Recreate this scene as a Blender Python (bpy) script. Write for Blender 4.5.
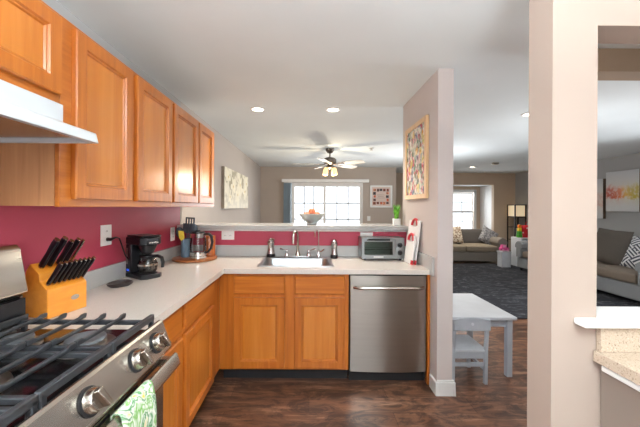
import bpy, bmesh, math, random
from mathutils import Vector, Matrix
random.seed(7)
PI = math.pi
S = bpy.context.scene
for o in list(bpy.data.objects):
    bpy.data.objects.remove(o)
C = S.collection

# ------------------------------------------------------------------ camera, world, light, exposure
cd = bpy.data.cameras.new('camera'); cam = bpy.data.objects.new('camera', cd); C.objects.link(cam)
cam.location = (0, 0, 1.40)
cam.rotation_euler = (PI/2, math.radians(-0.3), 0)
cd.sensor_width = 36.0
cd.lens = 36.0*305/640
cd.shift_x = 10/640
cd.shift_y = -6.5/640
cd.clip_start = 0.02
S.camera = cam
S.view_settings.view_transform = 'Standard'
S.view_settings.look = 'None'
S.view_settings.exposure = 0.55
S.view_settings.gamma = 1.0
S.view_settings.use_curve_mapping = False
w = bpy.data.worlds.new('world'); S.world = w; w.use_nodes = True
w.node_tree.nodes['Background'].inputs[0].default_value = (0.86, 0.93, 1.0, 1)
w.node_tree.nodes['Background'].inputs[1].default_value = 1.5

def light(name, kind, loc, power, color=(1, 1, 1), rot=(0, 0, 0), **kw):
    l = bpy.data.lights.new(name, kind); l.energy = power; l.color = color
    for k, v in kw.items(): setattr(l, k, v)
    o = bpy.data.objects.new(name, l); o.location = loc; o.rotation_euler = rot; C.objects.link(o)
    return o
# patio door and bay daylight; the kitchen and side lights are added fill
light('kitchen_fill', 'AREA', (0.5, -2.72, 1.5), 16, (0.95, 0.98, 1.0), (PI/2+0.45, 0, 0), shape='RECTANGLE', size=2.2, size_y=1.3)
light('side_fill', 'AREA', (-1.36, -0.15, 1.55), 34, (0.95, 0.98, 1.0), (0, -PI/2, 0), shape='RECTANGLE', size=1.1, size_y=1.0)
light('patio_daylight', 'AREA', (0.44, 8.25, 1.05), 34, (0.93, 0.97, 1.0), (-PI/2, 0, 0), shape='RECTANGLE', size=1.8, size_y=1.9)
light('bay_daylight', 'AREA', (4.94, 10.1, 1.35), 16, (0.93, 0.97, 1.0), (-PI/2, 0, 0), shape='RECTANGLE', size=0.8, size_y=1.2)
light('side_fill', 'AREA', (6.4, 3.0, 1.35), 85, (0.95, 0.97, 1.0), (0, PI/2, 0), shape='RECTANGLE', size=1.3, size_y=1.5)
# upward ceiling fill; its bowl and torchiere lamps are added, hidden from view
light('kitchen_bowl_fill', 'AREA', (0.2, -0.6, 1.82), 118, (0.95, 0.98, 1.0), (PI, 0, 0), shape='DISK', size=0.5)
light('torchiere_fill', 'AREA', (3.0, 3.5, 1.27), 5, (0.97, 0.98, 1.0), (PI, 0, 0), shape='DISK', size=0.34)
light('torchiere_fill', 'AREA', (2.3, 5.8, 1.27), 13, (0.97, 0.98, 1.0), (PI, 0, 0), shape='DISK', size=0.34)

# ------------------------------------------------------------------ materials
def lin(c):
    r = []
    for v in c:
        v = v/255.0
        r.append(v/12.92 if v <= 0.04045 else ((v+0.055)/1.055)**2.4)
    return (r[0], r[1], r[2], 1.0)

class NT:
    def __init__(s, name):
        s.m = bpy.data.materials.new(name); s.m.use_nodes = True
        s.t = s.m.node_tree; s.n = s.t.nodes; s.b = s.n['Principled BSDF']
        s.out = s.n['Material Output']
    def node(s, kind, **kw):
        x = s.n.new(kind)
        for k, v in kw.items(): setattr(x, k, v)
        return x
    def link(s, a, b): s.t.links.new(a, b)
    def pos(s, scale=(1, 1, 1), rot=(0, 0, 0), gen=False, loc=(0, 0, 0)):
        mp = s.node('ShaderNodeMapping'); mp.inputs['Scale'].default_value = scale
        mp.inputs['Rotation'].default_value = rot; mp.inputs['Location'].default_value = loc
        if gen:
            g = s.node('ShaderNodeTexCoord'); s.link(g.outputs['Generated'], mp.inputs[0])
        else:
            g = s.node('ShaderNodeNewGeometry'); s.link(g.outputs['Position'], mp.inputs[0])
        return mp.outputs[0]
    def noise(s, vec, scale=5, detail=4, rough=0.5, dist=0):
        x = s.node('ShaderNodeTexNoise'); s.link(vec, x.inputs['Vector'])
        x.inputs['Scale'].default_value = scale; x.inputs['Detail'].default_value = detail
        x.inputs['Roughness'].default_value = rough; x.inputs['Distortion'].default_value = dist
        return x.outputs['Fac']
    def ramp(s, fac, stops, interp='LINEAR'):
        x = s.node('ShaderNodeValToRGB'); s.link(fac, x.inputs[0]); cr = x.color_ramp; cr.interpolation = interp
        while len(cr.elements) > 1: cr.elements.remove(cr.elements[-1])
        cr.elements[0].position = stops[0][0]; cr.elements[0].color = lin(stops[0][1])
        for p, c in stops[1:]:
            e = cr.elements.new(p); e.color = lin(c)
        return x.outputs[0]
    def mix(s, fac, a, b, mode='MIX'):
        x = s.node('ShaderNodeMix', data_type='RGBA', blend_type=mode)
        for i, v in ((0, fac), (6, a), (7, b)):
            if hasattr(v, 'links') or hasattr(v, 'is_output'): s.link(v, x.inputs[i])
            elif isinstance(v, (int, float)): x.inputs[i].default_value = v
            else: x.inputs[i].default_value = lin(v)
        return x.outputs[2]
    def math(s, op, a, b=0.0):
        x = s.node('ShaderNodeMath', operation=op)
        for i, v in ((0, a), (1, b)):
            if isinstance(v, (int, float)): x.inputs[i].default_value = v
            else: s.link(v, x.inputs[i])
        return x.outputs[0]
    def bump(s, fac, strength=0.1, dist=0.01):
        x = s.node('ShaderNodeBump'); x.inputs['Strength'].default_value = strength; x.inputs['Distance'].default_value = dist
        s.link(fac, x.inputs['Height']); s.link(x.outputs[0], s.b.inputs['Normal'])

def plain(name, col, rough=0.5, metal=0.0, var=0.06, scale=9, spec=0.5, coat=0.0, bump=0.0):
    k = NT(name); f = k.noise(k.pos(), scale, 4)
    lo = tuple(max(0, c*(1-var)) for c in col); hi = tuple(min(255, c*(1+var)) for c in col)
    k.link(k.ramp(f, [(0.3, lo), (0.7, hi)]), k.b.inputs['Base Color'])
    k.b.inputs['Roughness'].default_value = rough; k.b.inputs['Metallic'].default_value = metal
    k.b.inputs['Specular IOR Level'].default_value = spec; k.b.inputs['Coat Weight'].default_value = coat
    if bump: k.bump(k.noise(k.pos(), scale*20, 3), bump, 0.002)
    return k.m

def wood(name, dark, mid, light_, axis='z', rough=0.32, coat=0.25, sc=1.0):
    k = NT(name)
    s = {'z': (28, 28, 1.6), 'y': (28, 1.6, 28), 'x': (1.6, 28, 28)}[axis]
    f = k.noise(k.pos(tuple(v*sc for v in s)), 1.0, 6, 0.6, 0.6)
    f2 = k.noise(k.pos((2.2, 2.2, 1.2)), 1.0, 2)
    c = k.ramp(f, [(0.25, dark), (0.5, mid), (0.75, light_)])
    c2 = k.mix(k.math('MULTIPLY', f2, 0.35), c, mid)
    k.link(c2, k.b.inputs['Base Color'])
    k.b.inputs['Roughness'].default_value = rough; k.b.inputs['Coat Weight'].default_value = coat
    k.b.inputs['Coat Roughness'].default_value = 0.2
    k.bump(f, 0.06, 0.002)
    return k.m

def metal(name, col, rough=0.3, brush=None, aniso=0.0):
    k = NT(name)
    if aniso:
        tg = k.node('ShaderNodeTangent', direction_type='RADIAL', axis='Z'); k.link(tg.outputs[0], k.b.inputs['Tangent'])
    sc = brush or (6, 6, 6)
    f = k.noise(k.pos(sc), 1.0, 3)
    k.link(k.ramp(f, [(0.3, tuple(c*0.975 for c in col)), (0.7, col)]), k.b.inputs['Base Color'])
    k.b.inputs['Metallic'].default_value = 1.0
    r = k.node('ShaderNodeMapRange'); k.link(f, r.inputs[0]); r.inputs[3].default_value = rough*0.85; r.inputs[4].default_value = rough*1.15
    k.link(r.outputs[0], k.b.inputs['Roughness'])
    k.b.inputs['Anisotropic'].default_value = aniso
    k.b.inputs['Anisotropic Rotation'].default_value = 0.25 if aniso else 0.0
    return k.m

def glass(name, tint=(255, 255, 255), gloss=0.06):
    k = NT(name)
    tr = k.node('ShaderNodeBsdfTransparent'); tr.inputs[0].default_value = lin(tint)
    gl = k.node('ShaderNodeBsdfGlossy'); gl.inputs['Roughness'].default_value = 0.03
    mx = k.node('ShaderNodeMixShader'); fr = k.node('ShaderNodeFresnel'); fr.inputs[0].default_value = 1.3
    k.link(k.math('ADD', fr.outputs[0], gloss*0.5), mx.inputs[0])
    k.link(tr.outputs[0], mx.inputs[1]); k.link(gl.outputs[0], mx.inputs[2]); k.link(mx.outputs[0], k.out.inputs[0])
    return k.m

def emit(name, col, strength):
    k = NT(name); k.b.inputs['Base Color'].default_value = lin(col)
    k.b.inputs['Emission Color'].default_value = lin(col); k.b.inputs['Emission Strength'].default_value = strength
    return k.m

MAT = {}
MAT['cab'] = wood('cabinet_maple_vertical', (160, 84, 24), (187, 106, 34), (205, 127, 52), 'z')
MAT['cab_h'] = wood('cabinet_maple_along_back', (160, 84, 24), (187, 106, 34), (205, 127, 52), 'x')
MAT['cab_y'] = wood('cabinet_maple_along_side', (160, 84, 24), (187, 106, 34), (205, 127, 52), 'y')
MAT['panel'] = wood('cabinet_maple_panel', (182, 102, 31), (201, 121, 43), (216, 140, 60), 'z', rough=0.25, coat=0.5, sc=0.6)
MAT['side'] = wood('cabinet_side_veneer', (150, 98, 58), (188, 132, 86), (205, 152, 106), 'z', rough=0.45, coat=0.05, sc=0.8)
MAT['toe'] = plain('toe_kick_black', (30, 30, 33), 0.6)
MAT['wall'] = plain('wall_paint_mauve_grey', (206, 196, 192), 0.85, var=0.01, scale=2)
MAT['wall_gray'] = plain('wall_paint_cool_grey', (178, 180, 181), 0.85, var=0.01, scale=2)
MAT['wall_taupe'] = plain('wall_paint_taupe', (186, 174, 163), 0.85, var=0.01, scale=2)
MAT['wall_living'] = plain('wall_paint_warm_grey', (188, 180, 174), 0.85, var=0.01, scale=2)
MAT['wall_tan'] = plain('wall_paint_tan', (206, 187, 166), 0.85, var=0.01, scale=2)
MAT['wall_beige'] = plain('wall_paint_beige', (170, 153, 141), 0.85, var=0.01, scale=2)
MAT['red'] = plain('wall_paint_raspberry', (180, 62, 84), 0.5, var=0.02, scale=2)
MAT['ceil'] = plain('ceiling_paint_white', (232, 240, 242), 0.9, var=0.008, scale=2)
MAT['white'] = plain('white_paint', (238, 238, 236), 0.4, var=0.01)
MAT['muntin'] = plain('muntin_backlit_grey', (190, 192, 194), 0.5, var=0.01)  # white muntins against the light; their backlit grey is put into the colour
MAT['hoodw'] = plain('hood_enamel_white', (212, 217, 220), 0.3, var=0.01)
MAT['whitep'] = plain('white_plastic', (240, 240, 238), 0.35, var=0.01)
MAT['pencab'] = plain('cabinet_paint_taupe', (132, 118, 108), 0.7, var=0.01)
MAT['brownbeam'] = plain('beam_paint_brown', (176, 156, 134), 0.85, var=0.01)
MAT['black'] = plain('black_plastic', (18, 19, 24), 0.3, var=0.1)
MAT['blackm'] = plain('black_matte', (24, 24, 27), 0.6, var=0.1)
MAT['iron'] = plain('cast_iron', (50, 52, 56), 0.38, var=0.12, scale=40)
MAT['capgrey'] = plain('burner_cap_grey', (112, 114, 118), 0.3, var=0.1)
MAT['enamel'] = plain('black_enamel', (14, 14, 16), 0.12, var=0.1)
MAT['steel'] = metal('stainless_steel', (176, 172, 165), 0.3, (2, 2, 40), 0.75)
MAT['steel_h'] = metal('stainless_steel_brushed_along', (205, 200, 192), 0.26, (60, 2, 60))
MAT['toastersteel'] = metal('toaster_steel', (150, 156, 158), 0.35)
MAT['chrome'] = metal('chrome', (225, 225, 226), 0.08)
MAT['dchrome'] = metal('dark_chrome', (196, 193, 190), 0.22)
MAT['nickel'] = metal('brushed_nickel', (196, 190, 180), 0.22)
MAT['sinksteel'] = metal('sink_steel', (176, 178, 180), 0.32, (40, 3, 40))
MAT['glass'] = glass('clear_glass')
MAT['ovenglass'] = plain('oven_glass_dark', (20, 20, 22), 0.05, var=0.05)
MAT['pane'] = glass('window_glass', gloss=0.02)

def counter_mat(name, a, b, c, sc=320):
    k = NT(name)
    f = k.noise(k.pos(), sc, 3, 0.7); g = k.noise(k.pos(), 3.5, 4)
    col = k.ramp(f, [(0.34, c), (0.42, a), (0.6, a), (0.68, b)])
    col = k.mix(k.math('MULTIPLY', g, 0.25), col, b)
    k.link(col, k.b.inputs['Base Color']); k.b.inputs['Roughness'].default_value = 0.22
    k.b.inputs['Coat Weight'].default_value = 0.15
    return k.m
MAT['counter'] = counter_mat('laminate_counter', (222, 215, 206), (236, 230, 222), (188, 180, 170))
MAT['ledge'] = counter_mat('laminate_ledge', (186, 186, 184), (200, 200, 198), (165, 164, 162))
MAT['counter2'] = counter_mat('laminate_peninsula', (190, 172, 152), (214, 198, 178), (112, 92, 76), 190)

def floor_mat():
    k = NT('floor_vinyl_plank')
    v = k.pos((1, 1, 1))
    br = k.node('ShaderNodeTexBrick'); k.link(v, br.inputs['Vector'])
    br.inputs['Scale'].default_value = 1.0; br.inputs['Brick Width'].default_value = 1.15; br.inputs['Row Height'].default_value = 0.16
    br.inputs['Mortar Size'].default_value = 0.002; br.inputs['Bias'].default_value = 0.0
    br.inputs['Color1'].default_value = lin((98, 66, 50)); br.inputs['Color2'].default_value = lin((142, 100, 76)); br.inputs['Mortar'].default_value = lin((38, 26, 21))
    g = k.noise(k.pos((2.2, 26, 1)), 1.0, 6, 0.65, 0.8)
    h = k.noise(k.pos((3.2, 8.0, 1)), 1.0, 8, 0.75, 1.4)
    c = k.mix(k.math('MULTIPLY', g, 0.8), br.outputs['Color'], k.ramp(g, [(0.3, (62, 40, 31)), (0.5, (124, 84, 62)), (0.68, (196, 156, 128))]))
    c = k.mix(k.ramp(h, [(0.44, (0, 0, 0)), (0.56, (225, 225, 225))]), c, (44, 29, 25))
    k.link(c, k.b.inputs['Base Color']); k.b.inputs['Roughness'].default_value = 0.3
    k.b.inputs['Specular IOR Level'].default_value = 0.5
    k.bump(g, 0.08, 0.002)
    return k.m
MAT['floor'] = floor_mat()

# ------------------------------------------------------------------ mesh helpers
class MB:
    """collects geometry in world coordinates; o is subtracted at build time"""
    def __init__(s, o=(0, 0, 0)):
        s.v = []; s.f = []; s.mi = []; s.o = Vector(o)
    def add(s, vs, fs, mi=0):
        b = len(s.v); s.v += [Vector(p) for p in vs]
        for f in fs: s.f.append([b+i for i in f]); s.mi.append(mi)
        return s
    def box(s, x0, y0, z0, x1, y1, z1, mi=0, M=None):
        vs = [Vector((x, y, z)) for z in (z0, z1) for y in (y0, y1) for x in (x0, x1)]
        if M: vs = [M @ p for p in vs]
        return s.add(vs, [(0, 2, 3, 1), (4, 5, 7, 6), (0, 1, 5, 4), (2, 6, 7, 3), (0, 4, 6, 2), (1, 3, 7, 5)], mi)
    def prism(s, poly, axis, a0, a1, mi=0):
        n = len(poly)
        def P(p, a):
            if axis == 'x': return (a, p[0], p[1])
            if axis == 'y': return (p[0], a, p[1])
            return (p[0], p[1], a)
        vs = [P(p, a0) for p in poly]+[P(p, a1) for p in poly]
        fs = [tuple(range(n))[::-1], tuple(range(n, 2*n))]+[(i, (i+1) % n, n+(i+1) % n, n+i) for i in range(n)]
        return s.add(vs, fs, mi)
    def tube(s, pts, r, n=8, mi=0, caps=True, flat=1.0):
        pts = [Vector(p) for p in pts]; m = len(pts)
        rs = r if isinstance(r, (list, tuple)) else [r]*m
        vs = []; up = None
        for i in range(m):
            t = (pts[min(i+1, m-1)]-pts[max(i-1, 0)]).normalized()
            if up is None:
                a = Vector((0, 0, 1)) if abs(t.z) < 0.9 else Vector((1, 0, 0))
                up = (a-t*a.dot(t)).normalized()
            else: up = (up-t*up.dot(t)).normalized()
            sd = t.cross(up)
            for k in range(n):
                an = 2*PI*k/n
                vs.append(pts[i]+(sd*math.cos(an)*flat+up*math.sin(an))*rs[i])
        fs = [(i*n+k, i*n+(k+1) % n, (i+1)*n+(k+1) % n, (i+1)*n+k) for i in range(m-1) for k in range(n)]
        if caps: fs += [tuple(range(n))[::-1], tuple((m-1)*n+k for k in range(n))]
        return s.add(vs, fs, mi)
    def cyl(s, p0, p1, r0, r1=None, n=20, mi=0):
        return s.tube([p0, p1], [r0, r0 if r1 is None else r1], n, mi)
    def lathe(s, prof, c, n=28, mi=0, M=None, close=True):
        c = Vector(c); vs = []; m = len(prof)
        for r, z in prof:
            for k in range(n):
                p = Vector((max(r, 1e-4)*math.cos(2*PI*k/n), max(r, 1e-4)*math.sin(2*PI*k/n), z))
                vs.append(c+(M @ p if M else p))
        fs = [(i*n+k, i*n+(k+1) % n, (i+1)*n+(k+1) % n, (i+1)*n+k) for i in range(m-1) for k in range(n)]
        if close:
            if prof[0][0] > 1e-3: fs.append(tuple(range(n))[::-1])
            if prof[-1][0] > 1e-3: fs.append(tuple((m-1)*n+k for k in range(n)))
        return s.add(vs, fs, mi)
    def ball(s, c, r, n=14, m=10, mi=0):
        r = (r, r, r) if isinstance(r, (int, float)) else r
        prof = [(math.sin(PI*i/m), -math.cos(PI*i/m)) for i in range(m+1)]
        M = Matrix.Diagonal(Vector((r[0], r[1], r[2]))).to_3x3()
        return s.lathe(prof, c, n, mi, M)
    def build(s, name, mats, parent=None, bevel=0.0, seg=2, angle=35, sub=0):
        me = bpy.data.meshes.new(name)
        me.from_pydata([tuple(p-s.o) for p in s.v], [], s.f)
        mats = mats if isinstance(mats, (list, tuple)) else [mats]
        for m in mats: me.materials.append(MAT[m] if isinstance(m, str) else m)
        for p, i in zip(me.polygons, s.mi): p.material_index = i
        bm = bmesh.new(); bm.from_mesh(me)
        bmesh.ops.remove_doubles(bm, verts=bm.verts, dist=1e-6)
        bmesh.ops.recalc_face_normals(bm, faces=bm.faces)
        bm.to_mesh(me); bm.free()
        for p in me.polygons: p.use_smooth = True
        me.set_sharp_from_angle(angle=math.radians(angle))
        o = bpy.data.objects.new(name, me); C.objects.link(o)
        if parent: o.parent = parent
        if bevel:
            b = o.modifiers.new('bevel', 'BEVEL'); b.width = bevel; b.segments = seg; b.limit_method = 'ANGLE'; b.angle_limit = math.radians(40)
        if sub:
            b = o.modifiers.new('subd', 'SUBSURF'); b.levels = sub; b.render_levels = sub
        return o

def tag(o, label, cat, group=None):
    o['label'] = label; o['category'] = cat
    if group: o['group'] = group
    return o
def thing(name, loc, label, cat, group=None, rz=0):
    o = bpy.data.objects.new(name, None); o.empty_display_size = 0.05; C.objects.link(o)
    o.location = loc; o.rotation_euler = (0, 0, rz)
    return tag(o, label, cat, group)
def solo(name, mb, mats, label, cat, group=None, **kw):
    """a thing of a single mesh: origin at the base"""
    vs = mb.v; mn = [min(p[i] for p in vs) for i in range(3)]; mx = [max(p[i] for p in vs) for i in range(3)]
    loc = Vector(((mn[0]+mx[0])/2, (mn[1]+mx[1])/2, mn[2])); mb.o = loc
    o = mb.build(name, mats, None, **kw); o.location = loc
    return tag(o, label, cat, group)
def struct(name, mb, mats, parent=None, **kw):
    o = mb.build(name, mats, parent, **kw)
    if not parent: o['kind'] = 'structure'
    return o
def copy_tree(o, parent=None):
    c = o.copy(); C.objects.link(c)
    if parent: c.parent = parent
    for ch in list(o.children): copy_tree(ch, c)
    return c

# ------------------------------------------------------------------ the room
WL = -1.29; CE = 2.44; FA = 7.93; FB = 9.14; WR = 6.15
X = MB
struct('floor', MB().box(-1.5, -2.8, -0.12, 6.4, 10.3, 0), 'floor')
struct('ceiling', MB().box(-1.5, -2.8, CE, 6.4, 9.3, CE+0.12), 'ceil')
m = MB()
m.box(WL-0.12, -2.7, 0, WL, 3.03, 0.9, 0)
for (a, b) in ((-2.7, -0.65), (0.35, 3.03)): m.box(WL-0.12, a, 0.9, WL, b, 1.405, 1); m.box(WL-0.12, a, 1.405, WL, b, CE, 0)
m.box(WL-0.12, -0.65, 0.9, WL, 0.35, 1.0, 1); m.box(WL-0.12, -0.65, 2.1, WL, 0.35, CE, 0)
m.box(WL-0.12, 3.03, 0, WL, FA+0.12, CE, 2)
struct('wall_left', m, ['wall_gray', 'red', 'wall_living'])
m = MB(); m.box(WL, 3.02, 0, 0.955, 3.14, 1.16, 0); m.box(WL, 3.0185, 0.9, 0.955, 3.02, 1.16, 1)
struct('wall_back_half', m, ['wall_gray', 'red'])
m = MB(); m.box(0.955, 2.28, 0, 1.07, 3.14, CE)
struct('wall_stub', m, 'wall')
# far wall with the patio door opening
m = MB(); m.box(WL, FA, 0, -0.49, FA+0.12, CE); m.box(1.37, FA, 0, 2.236, FA+0.12, CE); m.box(-0.49, FA, 2.03, 1.37, FA+0.12, CE)
struct('wall_back', m, 'wall_taupe')
struct('wall_return', MB().box(2.116, FA+0.12, 0, 2.236, FB, CE), 'wall_taupe')
# far living room wall with the bay
m = MB(); m.box(2.116, FB, 0, 3.3, FB+0.12, CE); m.box(5.51, FB, 0, WR+0.12, FB+0.12, CE); m.box(3.3, FB, 2.09, 5.51, FB+0.12, CE)
struct('wall_far', m, 'wall_tan')
m = MB(); m.box(3.18, 9.89, 0, 4.54, 10.0, 2.2); m.box(5.35, 9.89, 0, 5.63, 10.0, 2.2); m.box(4.54, 9.89, 0, 5.35, 10.0, 0.62); m.box(4.54, 9.89, 1.95, 5.35, 10.0, 2.2)
m.box(3.18, FB+0.12, 0, 3.3, 9.89, 2.2)
struct('wall_bay', m, 'wall_tan')
struct('wall_bay_right', MB().box(5.51, FB+0.121, 0, 5.63, 9.889, 2.2), 'white')  # tan side wall of the bay; its sunlit brightness is put in as white
struct('ceiling_bay', MB().box(3.18, FB+0.12, 2.09, 5.63, 10.0, 2.2), 'ceil')
# living room right wall with an added unseen window that lets in fill light
m = MB(); m.box(WR, 1.165, 0, WR+0.12, 2.2, CE); m.box(WR, 3.8, 0, WR+0.12, FB, CE); m.box(WR, 2.2, 0, WR+0.12, 3.8, 0.65); m.box(WR, 2.2, 2.05, WR+0.12, 3.8, CE)
struct('wall_right', m, 'wall_gray')
# near wall with the pass-through
m = MB(); m.box(0.833, 1.05, 0, 0.988, 1.165, CE); m.box(0.988, 1.05, 0, WR, 1.165, 1.0); m.box(0.988, 1.05, 2.03, WR, 1.165, CE); m.box(2.6, 1.05, 1.0, WR, 1.165, 2.03)
struct('wall_pass_through', m, 'wall_beige')
struct('trim_1', MB().box(1.6, 1.98, 2.29, WR, 2.12, CE), 'brownbeam')
# kitchen behind the camera
struct('wall_kitchen_right', MB().box(2.4, -2.6, 0, 2.52, 1.05, CE), 'wall')
m = MB(); m.box(WL, -2.7, 0, -0.6, -2.6, CE); m.box(1.6, -2.7, 0, 2.52, -2.6, CE); m.box(-0.6, -2.7, 0, 1.6, -2.6, 0.85); m.box(-0.6, -2.7, 2.15, 1.6, -2.6, CE)
struct('wall_front', m, 'wall')

# baseboards
def bb(name, x0, y0, x1, y1):
    return struct(name, MB().box(x0, y0, 0, x1, y1, 0.1), 'white', bevel=0.004)
m = MB(); m.box(0.957, 2.263, 0, 1.087, 2.28, 0.10); m.box(0.955, 2.27, 0.1, 1.08, 2.28, 0.115)
m.box(1.07, 2.263, 0, 1.087, 3.14, 0.10); m.box(0.94, 2.263, 0, 0.957, 2.39, 0.10)
struct('baseboard_stub', m, 'white', bevel=0.003)
bb('baseboard_back', WL, FA-0.015, -0.5, FA); bb('baseboard_far', 2.25, FB-0.015, 3.28, FB); bb('baseboard_right', WR-0.015, 3.9, WR, FB-0.02)

# sill of the pass-through
struct('trim_2', MB().box(0.908, 1.003, 1.004, 2.6, 1.05, 1.026).box(0.989, 1.05, 1.001, 2.6, 1.17, 1.026), 'white', bevel=0.005, seg=3)

# bar ledge on the half wall
t = thing('bar_ledge', (-0.17, 3.15, 1.16), 'long grey laminate bar ledge topping the raspberry half wall', 'ledge')
o = t.location
MB(o).box(WL+0.002, 2.95, 1.18, 0.953, 3.38, 1.22).build('ledge_top', 'ledge', t, bevel=0.004)
MB(o).box(WL+0.002, 2.992, 1.1605, 0.953, 3.018, 1.18).build('trim_strip', 'white', t, bevel=0.003)

# patio door
d = struct('door_1', MB().box(-0.49, FA-0.01, 2.0, 1.37, FA+0.1, 2.03).box(-0.49, FA-0.01, 0, -0.455, FA+0.1, 2.0).box(1.335, FA-0.01, 0, 1.37, FA+0.1, 2.0).box(-0.455, FA-0.01, 0, 1.335, FA+0.1, 0.03), 'white', bevel=0.003)
for (x0, x1, yy) in ((-0.455, 0.40, FA+0.055), (0.36, 1.335, FA+0.015)):
    s_ = 0.05
    m = MB(); m.box(x0, yy, 0.03, x0+s_, yy+0.035, 2.0); m.box(x1-s_, yy, 0.03, x1, yy+0.035, 2.0); m.box(x0+s_, yy, 1.93, x1-s_, yy+0.035, 2.0); m.box(x0+s_, yy, 0.03, x1-s_, yy+0.035, 0.13)
    fr = m.build('sash', 'white', d, bevel=0.003)
    MB().box(x0+s_, yy+0.014, 0.13, x1-s_, yy+0.02, 1.93).build('pane', 'pane', fr)
    g = MB(); wv = x1-x0-2*s_
    for i in (1, 2): g.box(x0+s_+wv*i/3-0.014, yy+0.006, 0.13, x0+s_+wv*i/3+0.014, yy+0.013, 1.93)
    for z in (0.25, 0.666, 1.082, 1.50): g.box(x0+s_, yy+0.006, z-0.014, x1-s_, yy+0.013, z+0.014)
    g.build('muntin', 'muntin', fr)
# bay window
wn = struct('window_1', MB().box(4.5, 9.865, 0.57, 5.39, 9.9, 0.64).box(4.5, 9.868, 0.64, 4.58, 9.9, 1.95).box(5.31, 9.868, 0.64, 5.39, 9.9, 1.95).box(4.5, 9.868, 1.9, 5.39, 9.9, 1.99), 'white', bevel=0.003)
for (z0, z1, yy) in ((0.64, 1.29, 9.905), (1.25, 1.9, 9.935)):
    m = MB(); m.box(4.58, yy, z0, 4.62, yy+0.03, z1); m.box(5.27, yy, z0, 5.31, yy+0.03, z1); m.box(4.62, yy, z0, 5.27, yy+0.03, z0+0.05); m.box(4.62, yy, z1-0.05, 5.27, yy+0.03, z1)
    fr = m.build('sash', 'white', wn)
    MB().box(4.62, yy+0.012, z0+0.05, 5.27, yy+0.017, z1-0.05).build('pane', 'pane', fr)
    MB().box(4.934, yy+0.004, z0+0.05, 4.956, yy+0.011, z1-0.05).box(4.62, yy+0.004, (z0+z1)/2-0.01, 5.27, yy+0.011, (z0+z1)/2+0.01).build('muntin', 'muntin', fr)
# added unseen windows in kitchen and living room, made up for the fill light
for (nm, a) in (('added_window_2', (-0.6, -2.66, 0.85, 1.6, -2.64, 2.15)), ('added_window_3', (WR+0.05, 2.2, 0.65, WR+0.07, 3.8, 2.05)), ('added_window_4', (WL-0.06, -0.65, 1.0, WL-0.04, 0.35, 2.1))):
    x0, y0, z0, x1, y1, z1 = a
    m = MB(); e = 0.05
    if nm == 'added_window_2':
        m.box(x0, y0, z0, x0+e, y1, z1).box(x1-e, y0, z0, x1, y1, z1).box(x0+e, y0, z0, x1-e, y1, z0+e).box(x0+e, y0, z1-e, x1-e, y1, z1).box(0.47, y0, z0+e, 0.53, y1, z1-e)
    else:
        m.box(x0, y0, z0, x1, y0+e, z1).box(x0, y1-e, z0, x1, y1, z1).box(x0, y0+e, z0, x1, y1-e, z0+e).box(x0, y0+e, z1-e, x1, y1-e, z1)
    fr = struct(nm, m, 'white')
    MB().box(*( (x0+e, y0+0.008, z0+e, x1-e, y0+0.012, z1-e) if nm == 'added_window_2' else (x0+0.008, y0+e, z0+e, x0+0.012, y1-e, z1-e))).build('pane', 'pane', fr)

# ------------------------------------------------------------------ cabinets
# maps (u, v, w) = along the run, up, outwards
def mapL(xf): return lambda u, v, w: (xf+w, u, v)
def mapB(yf): return lambda u, v, w: (u, yf-w, v)
def frame_panel(parent, o, mp, u0, u1, v0, v1, name='door', fw=0.056, t=0.023, rail='cab', stile='cab', pan='panel'):
    def ring(i, w): return [mp(u0+i, v0+i, w), mp(u1-i, v0+i, w), mp(u1-i, v1-i, w), mp(u0+i, v1-i, w)]
    m = MB(o)
    rs = [ring(0, 0), ring(0, t-0.005), ring(0.005, t), ring(fw, t), ring(fw+0.005, t-0.008), ring(fw+0.010, t-0.008), ring(fw+0.016, t-0.016)]
    vs = [p for r in rs for p in r]; n = len(rs)
    fs = [(0, 1, 2, 3)]
    mi = []
    for i in range(n-1):
        for k in range(4): fs.append((i*4+k, i*4+(k+1) % 4, (i+1)*4+(k+1) % 4, (i+1)*4+k))
    m.add(vs, fs)
    e = fw+0.016
    m.add([mp(u0+e, v0+e, 0.0), mp(u1-e, v0+e, 0.0), mp(u1-e, v1-e, 0.0), mp(u0+e, v1-e, 0.0)], [])
    dr = m.build(name, stile, parent, angle=25)
    p = MB(o); a = mp(u0+e-0.004, v0+e-0.004, t-0.019); b = mp(u1-e+0.004, v1-e+0.004, t-0.0145)
    p.box(min(a[0], b[0]), min(a[1], b[1]), min(a[2], b[2]), max(a[0], b[0]), max(a[1], b[1]), max(a[2], b[2]))
    p.build('panel', pan, dr)
    return dr
def slab(parent, o, mp, u0, u1, v0, v1, name='drawer', t=0.02, mat='cab_h'):
    e = 0.007
    def ring(i, w): return [mp(u0+i, v0+i, w), mp(u1-i, v0+i, w), mp(u1-i, v1-i, w), mp(u0+i, v1-i, w)]
    rs = [ring(0, 0), ring(0, t-0.008), ring(e, t), ]
    vs = [p for r in rs for p in r]; fs = [(0, 1, 2, 3), (8, 9, 10, 11)]
    for i in range(2):
        for k in range(4): fs.append((i*4+k, i*4+(k+1) % 4, (i+1)*4+(k+1) % 4, (i+1)*4+k))
    return MB(o).add(vs, fs).build(name, mat, parent, angle=20)

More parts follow.
